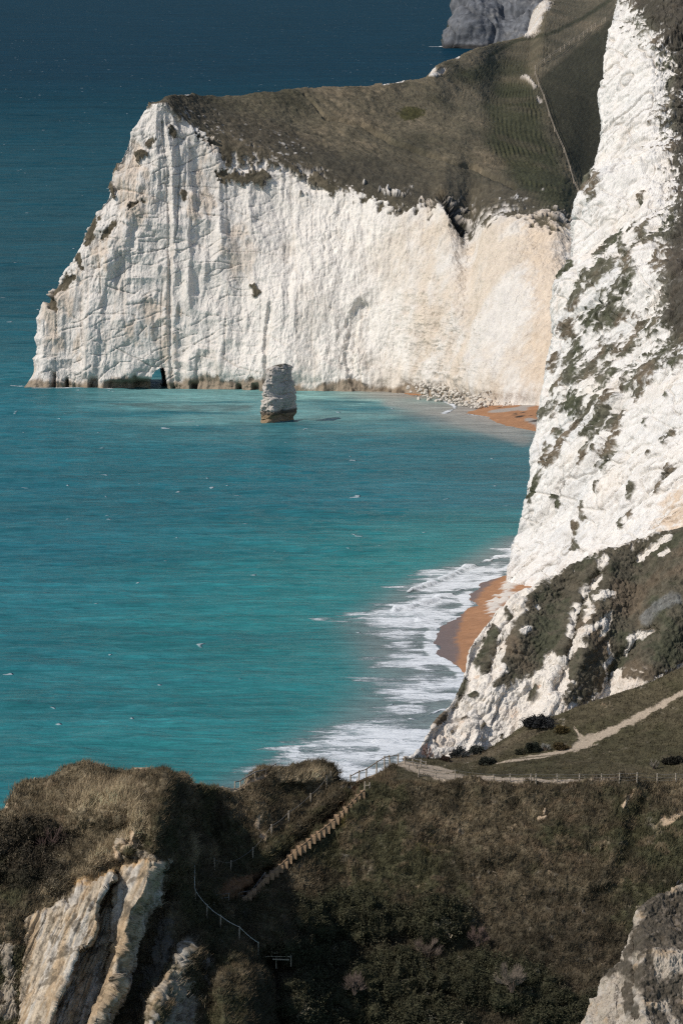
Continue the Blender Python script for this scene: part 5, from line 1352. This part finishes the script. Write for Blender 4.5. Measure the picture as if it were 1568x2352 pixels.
fence('wire_fence', [(760,1771,1796),(749,1782,1811),(714,1822,1847),(662.5,1864,1887),(623.5,1896,1918),(580,1946,1971),(529,1976,2004),(494,1969,2001)],
      'post and wire fence climbing the grassy bank above the wooden steps', wires=(0.12,), wire_r=.014, minh=.8, sagv=.12)
fence('rope_fence', [(448,1988,2012),(446,2014,2042),(448,2042,2075),(475,2088,2108),(507,2117,2132),(551,2134,2156),(592.5,2167,2195)],
      'posts strung with a pale sagging rope down the shaded gully', wires=(0.06,), wire_r=.024, wmat=M_ROPE, sagv=.08, minh=.95)
fence('dark_rail_fence', [(540,1802,1810),(549,1793,1804),(586,1776,1786),(610,1768,1782),(634,1763,1768)], 'dark handrail running up the sandy crest left of the bushy bank', wires=(0.1,), wire_r=.045, wmat=M_WIRE, sagv=0, minh=.5)
far_up = [(1229,150,160),(1250,135,146),(1263,124,134),(1284,108,118),(1295,101,111),(1306,95,105),(1317,86,97),(1328,80,91),(1337,72,83),(1348,65,77),(1357,58,70),(1369,52,63),(1381,46,57),(1392,39,50)]
far_dn = [(1227,163,173),(1237,190,201),(1248,216,228),(1261,254,266),(1274,290,302),(1294,338,350),(1307,382,394),(1318,412,424),(1327,432,443)]
fence('hill_fence', far_dn[::-1] + far_up, 'long distant fence running up the dark coombe and over the green saddle', r=.10, wires=(0.1, 0.5), wire_r=.03, wmat=M_POST, ground=hp, minh=.9, sagv=.02)

# ------------------------------------------------------------------ wooden steps up the gully
def build_steps():
    nose = []
    N_ = 27
    pts = np.array(STEPS, float)
    d = np.r_[0, np.cumsum(np.hypot(*np.diff(pts, axis=0).T))]
    q = np.linspace(0, d[-1], N_ + 1)
    xs = np.interp(q, d, pts[:, 0]); ys = np.interp(q, d, pts[:, 1])
    Ds = np.array([gp(x + 3, y + 6).y for x, y in zip(xs, ys)])
    kk = np.polyfit(np.arange(N_ + 1), Ds, 2); Ds = np.polyval(kk, np.arange(N_ + 1)) - 0.3 - 0.9 * (1 - np.arange(N_ + 1) / N_) ** 1.5
    W_ = unproj(xs, ys, Ds)
    t = empty('wooden_steps', tuple(W_[0])); tag(t, 'flight of sandy timber-edged steps climbing the grassy gully', 'steps')
    o = Vector(W_[0])
    wd = 1.35
    for i in range(N_):
        a, b = W_[i], W_[i + 1]
        zt = (a[2] + b[2]) / 2 + 0.05
        w_ = wd * (0.85 + 0.15 * math.sin(i * 2.3))
        m = MB()
        rq = random.Random(i * 17 + 3)
        x0, x1 = a[0] - o.x + 0.05 + rq.uniform(-.05, .05), b[0] - o.x + 0.06
        w_ *= rq.uniform(.7, 1.2); zt += rq.uniform(-.09, .05)
        y0 = a[1] - o.y
        z1 = zt - o.z; z0 = z1 - 0.55
        vs = [(x0, y0, z0), (x1, y0, z0), (x1, y0 + w_, z0), (x0, y0 + w_, z0), (x0 + .03, y0 + .05, z1 - .05), (x1, y0 + rq.uniform(.02, .12), z1 - rq.uniform(0, .05)), (x1, y0 + w_, z1 + .02), (x0, y0 + w_, z1 + .01)]
        m.v += vs; m.f += [(3,2,1,0),(4,5,6,7),(0,1,5,4),(1,2,6,5),(2,3,7,6),(3,0,4,7)]
        m.build('tread', M_TREAD, t)
        m = MB(); m.beam((x0 - .028, y0 - .02, z1 - .115), (x0 - .028, y0 + w_ + .05, z1 - .105), .05, .23); m.build('riser', M_RISER, t)
    m = MB()
    P2 = [Vector(p) - o + Vector((0, -.06, -.06)) for p in W_[::3]]
    for a, b in zip(P2[:-1], P2[1:]): m.beam(a, b, .06, .20)
    m.build('stringer', M_TREAD, t)
build_steps()

hr = fence('handrail', [(609,2010,2022),(594,2026,2040),(578,2045,2063),(550,2052,2066),(526,2058,2068),(491,2066,2074)], 'dark timber handrail bending round the foot of the wooden steps', wires=(0.04, 0.55), wire_r=.035, wmat=M_WIRE, sagv=0, minh=.55, cat='handrail')

def lower_steps():
    t = None
    spec = [(575,600,2163),(600,622,2170),(612,640,2178),(622,648,2188),(598,670,2196),(626,664,2203)]
    p0 = gp(620, 2196); Dn = p0.y - 1.3
    t = empty('lower_steps', p0); tag(t, 'short flight of grey plank steps at the bottom of the shaded gully', 'steps')
    for i, (a, b, y) in enumerate(spec):
        dd = Dn + (2196 - y) * 0.03
        A = Vector(unproj(a, y, dd)) - p0; B = Vector(unproj(b, y + 1, dd)) - p0
        m = MB(); m.beam(A, B, .22, .07 if i != 4 else .05); m.build('plank', M_POST, t)
    for x, y in ((634, 2203), (600, 2197), (668, 2198)):
        A = Vector(unproj(x, y, Dn + .1)) - p0
        m = MB(); m.tube([tuple(A + Vector((0, .1, -.7))), tuple(A + Vector((0, .1, .15)))], .04, 6); m.build('support', M_POST, t)
lower_steps()

# ------------------------------------------------------------------ the bird on the near rock
def build_bird():
    x, y = proj(NR); k = np.argmin((x - 1552) ** 2 + (y - 2042) ** 2)
    cand = NR.reshape(-1, 3); near = np.abs(x.ravel() - 1552) < 4
    c = cand[near]; p = Vector(c[np.argmin(proj(c)[1])])
    t = empty('crow', p); tag(t, 'black crow perched on the crest of the near chalk rock', 'bird')
    m = MB()
    prof = [((-.115, 0, -.02), .006), ((-.10, 0, .01), .022), ((-.075, 0, .05), .034), ((-.045, 0, .095), .052), ((-.01, 0, .15), .066), ((.03, 0, .20), .062), ((.058, 0, .245), .043), ((.072, 0, .275), .036), ((.085, 0, .300), .036), ((.097, 0, .322), .024), ((.10, 0, .333), .006)]
    m.tube([q for q, r in prof], [r for q, r in prof], 14)
    m.build('body', M_BIRD, t, True)
    for s in (-1, 1):
        w_ = MB(); w_.tube([(.045, s * .05, .215), (0, s * .062, .15), (-.05, s * .05, .08), (-.105, s * .022, .0)], [.012, .028, .022, .004], 8); w_.build('wing', M_BIRD, t, True)
        l = MB(); l.tube([(.0, s * .025, .105), (.012, s * .026, .05), (.0, s * .026, -.03)], [.014, .007, .006], 6); l.tube([(-.02, s * .026, -.005), (.04, s * .026, -.005)], .005, 5); l.build('leg', M_STEEL, t)
    b = MB(); b.tube([(.100, 0, .305), (.125, 0, .302), (.150, 0, .294)], [.013, .009, .002], 8); b.build('beak', M_STEEL, t, True)
build_bird()
# ------------------------------------------------------------------ light and camera
SUN_EL, SUN_AZ = math.radians(43), math.radians(56)          # azimuth measured leftwards from straight behind the viewpoint
sd_ = Vector((-math.cos(SUN_EL) * math.sin(SUN_AZ), -math.cos(SUN_EL) * math.cos(SUN_AZ), math.sin(SUN_EL)))
w = bpy.data.worlds.new('World'); bpy.context.scene.world = w; w.use_nodes = True
nt = w.node_tree; bg = nt.nodes['Background']
sk = nt.nodes.new('ShaderNodeTexSky'); sk.sky_type = 'NISHITA'; sk.sun_disc = False
sk.sun_elevation = SUN_EL; sk.sun_rotation = math.atan2(sd_.x, sd_.y)
sk.air_density = 1.0; sk.dust_density = 0.6; sk.ozone_density = 1.0
nt.links.new(sk.outputs[0], bg.inputs['Color']); bg.inputs['Strength'].default_value = 0.10
ld = bpy.data.lights.new('sun', 'SUN'); ld.energy = 3.8; ld.angle = math.radians(0.5); ld.color = (1.0, 0.945, 0.87)
sun = bpy.data.objects.new('sun', ld); C.objects.link(sun)
sun.rotation_euler = (-sd_).to_track_quat('-Z', 'Y').to_euler()
cd = bpy.data.cameras.new('camera'); cam = bpy.data.objects.new('camera', cd); C.objects.link(cam)
cam.location = (0, 0, CZ); cam.rotation_euler = (math.pi / 2 - TH, 0, 0)
cd.sensor_fit = 'AUTO'; cd.sensor_width = 36.0; cd.lens = F / H * 36.0
cd.clip_start = 1.0; cd.clip_end = 60000.0
sc = bpy.context.scene; sc.camera = cam
sc.view_settings.view_transform = 'Standard'; sc.view_settings.look = 'None'
sc.view_settings.exposure = 0.0; sc.view_settings.gamma = 1.0
sc.render.engine = 'CYCLES'
sc.cycles.use_denoising = False
sc.cycles.pixel_filter_type = 'BLACKMAN_HARRIS'; sc.cycles.filter_width = 1.25
sc.cycles.max_bounces = 5; sc.cycles.diffuse_bounces = 3; sc.cycles.glossy_bounces = 2
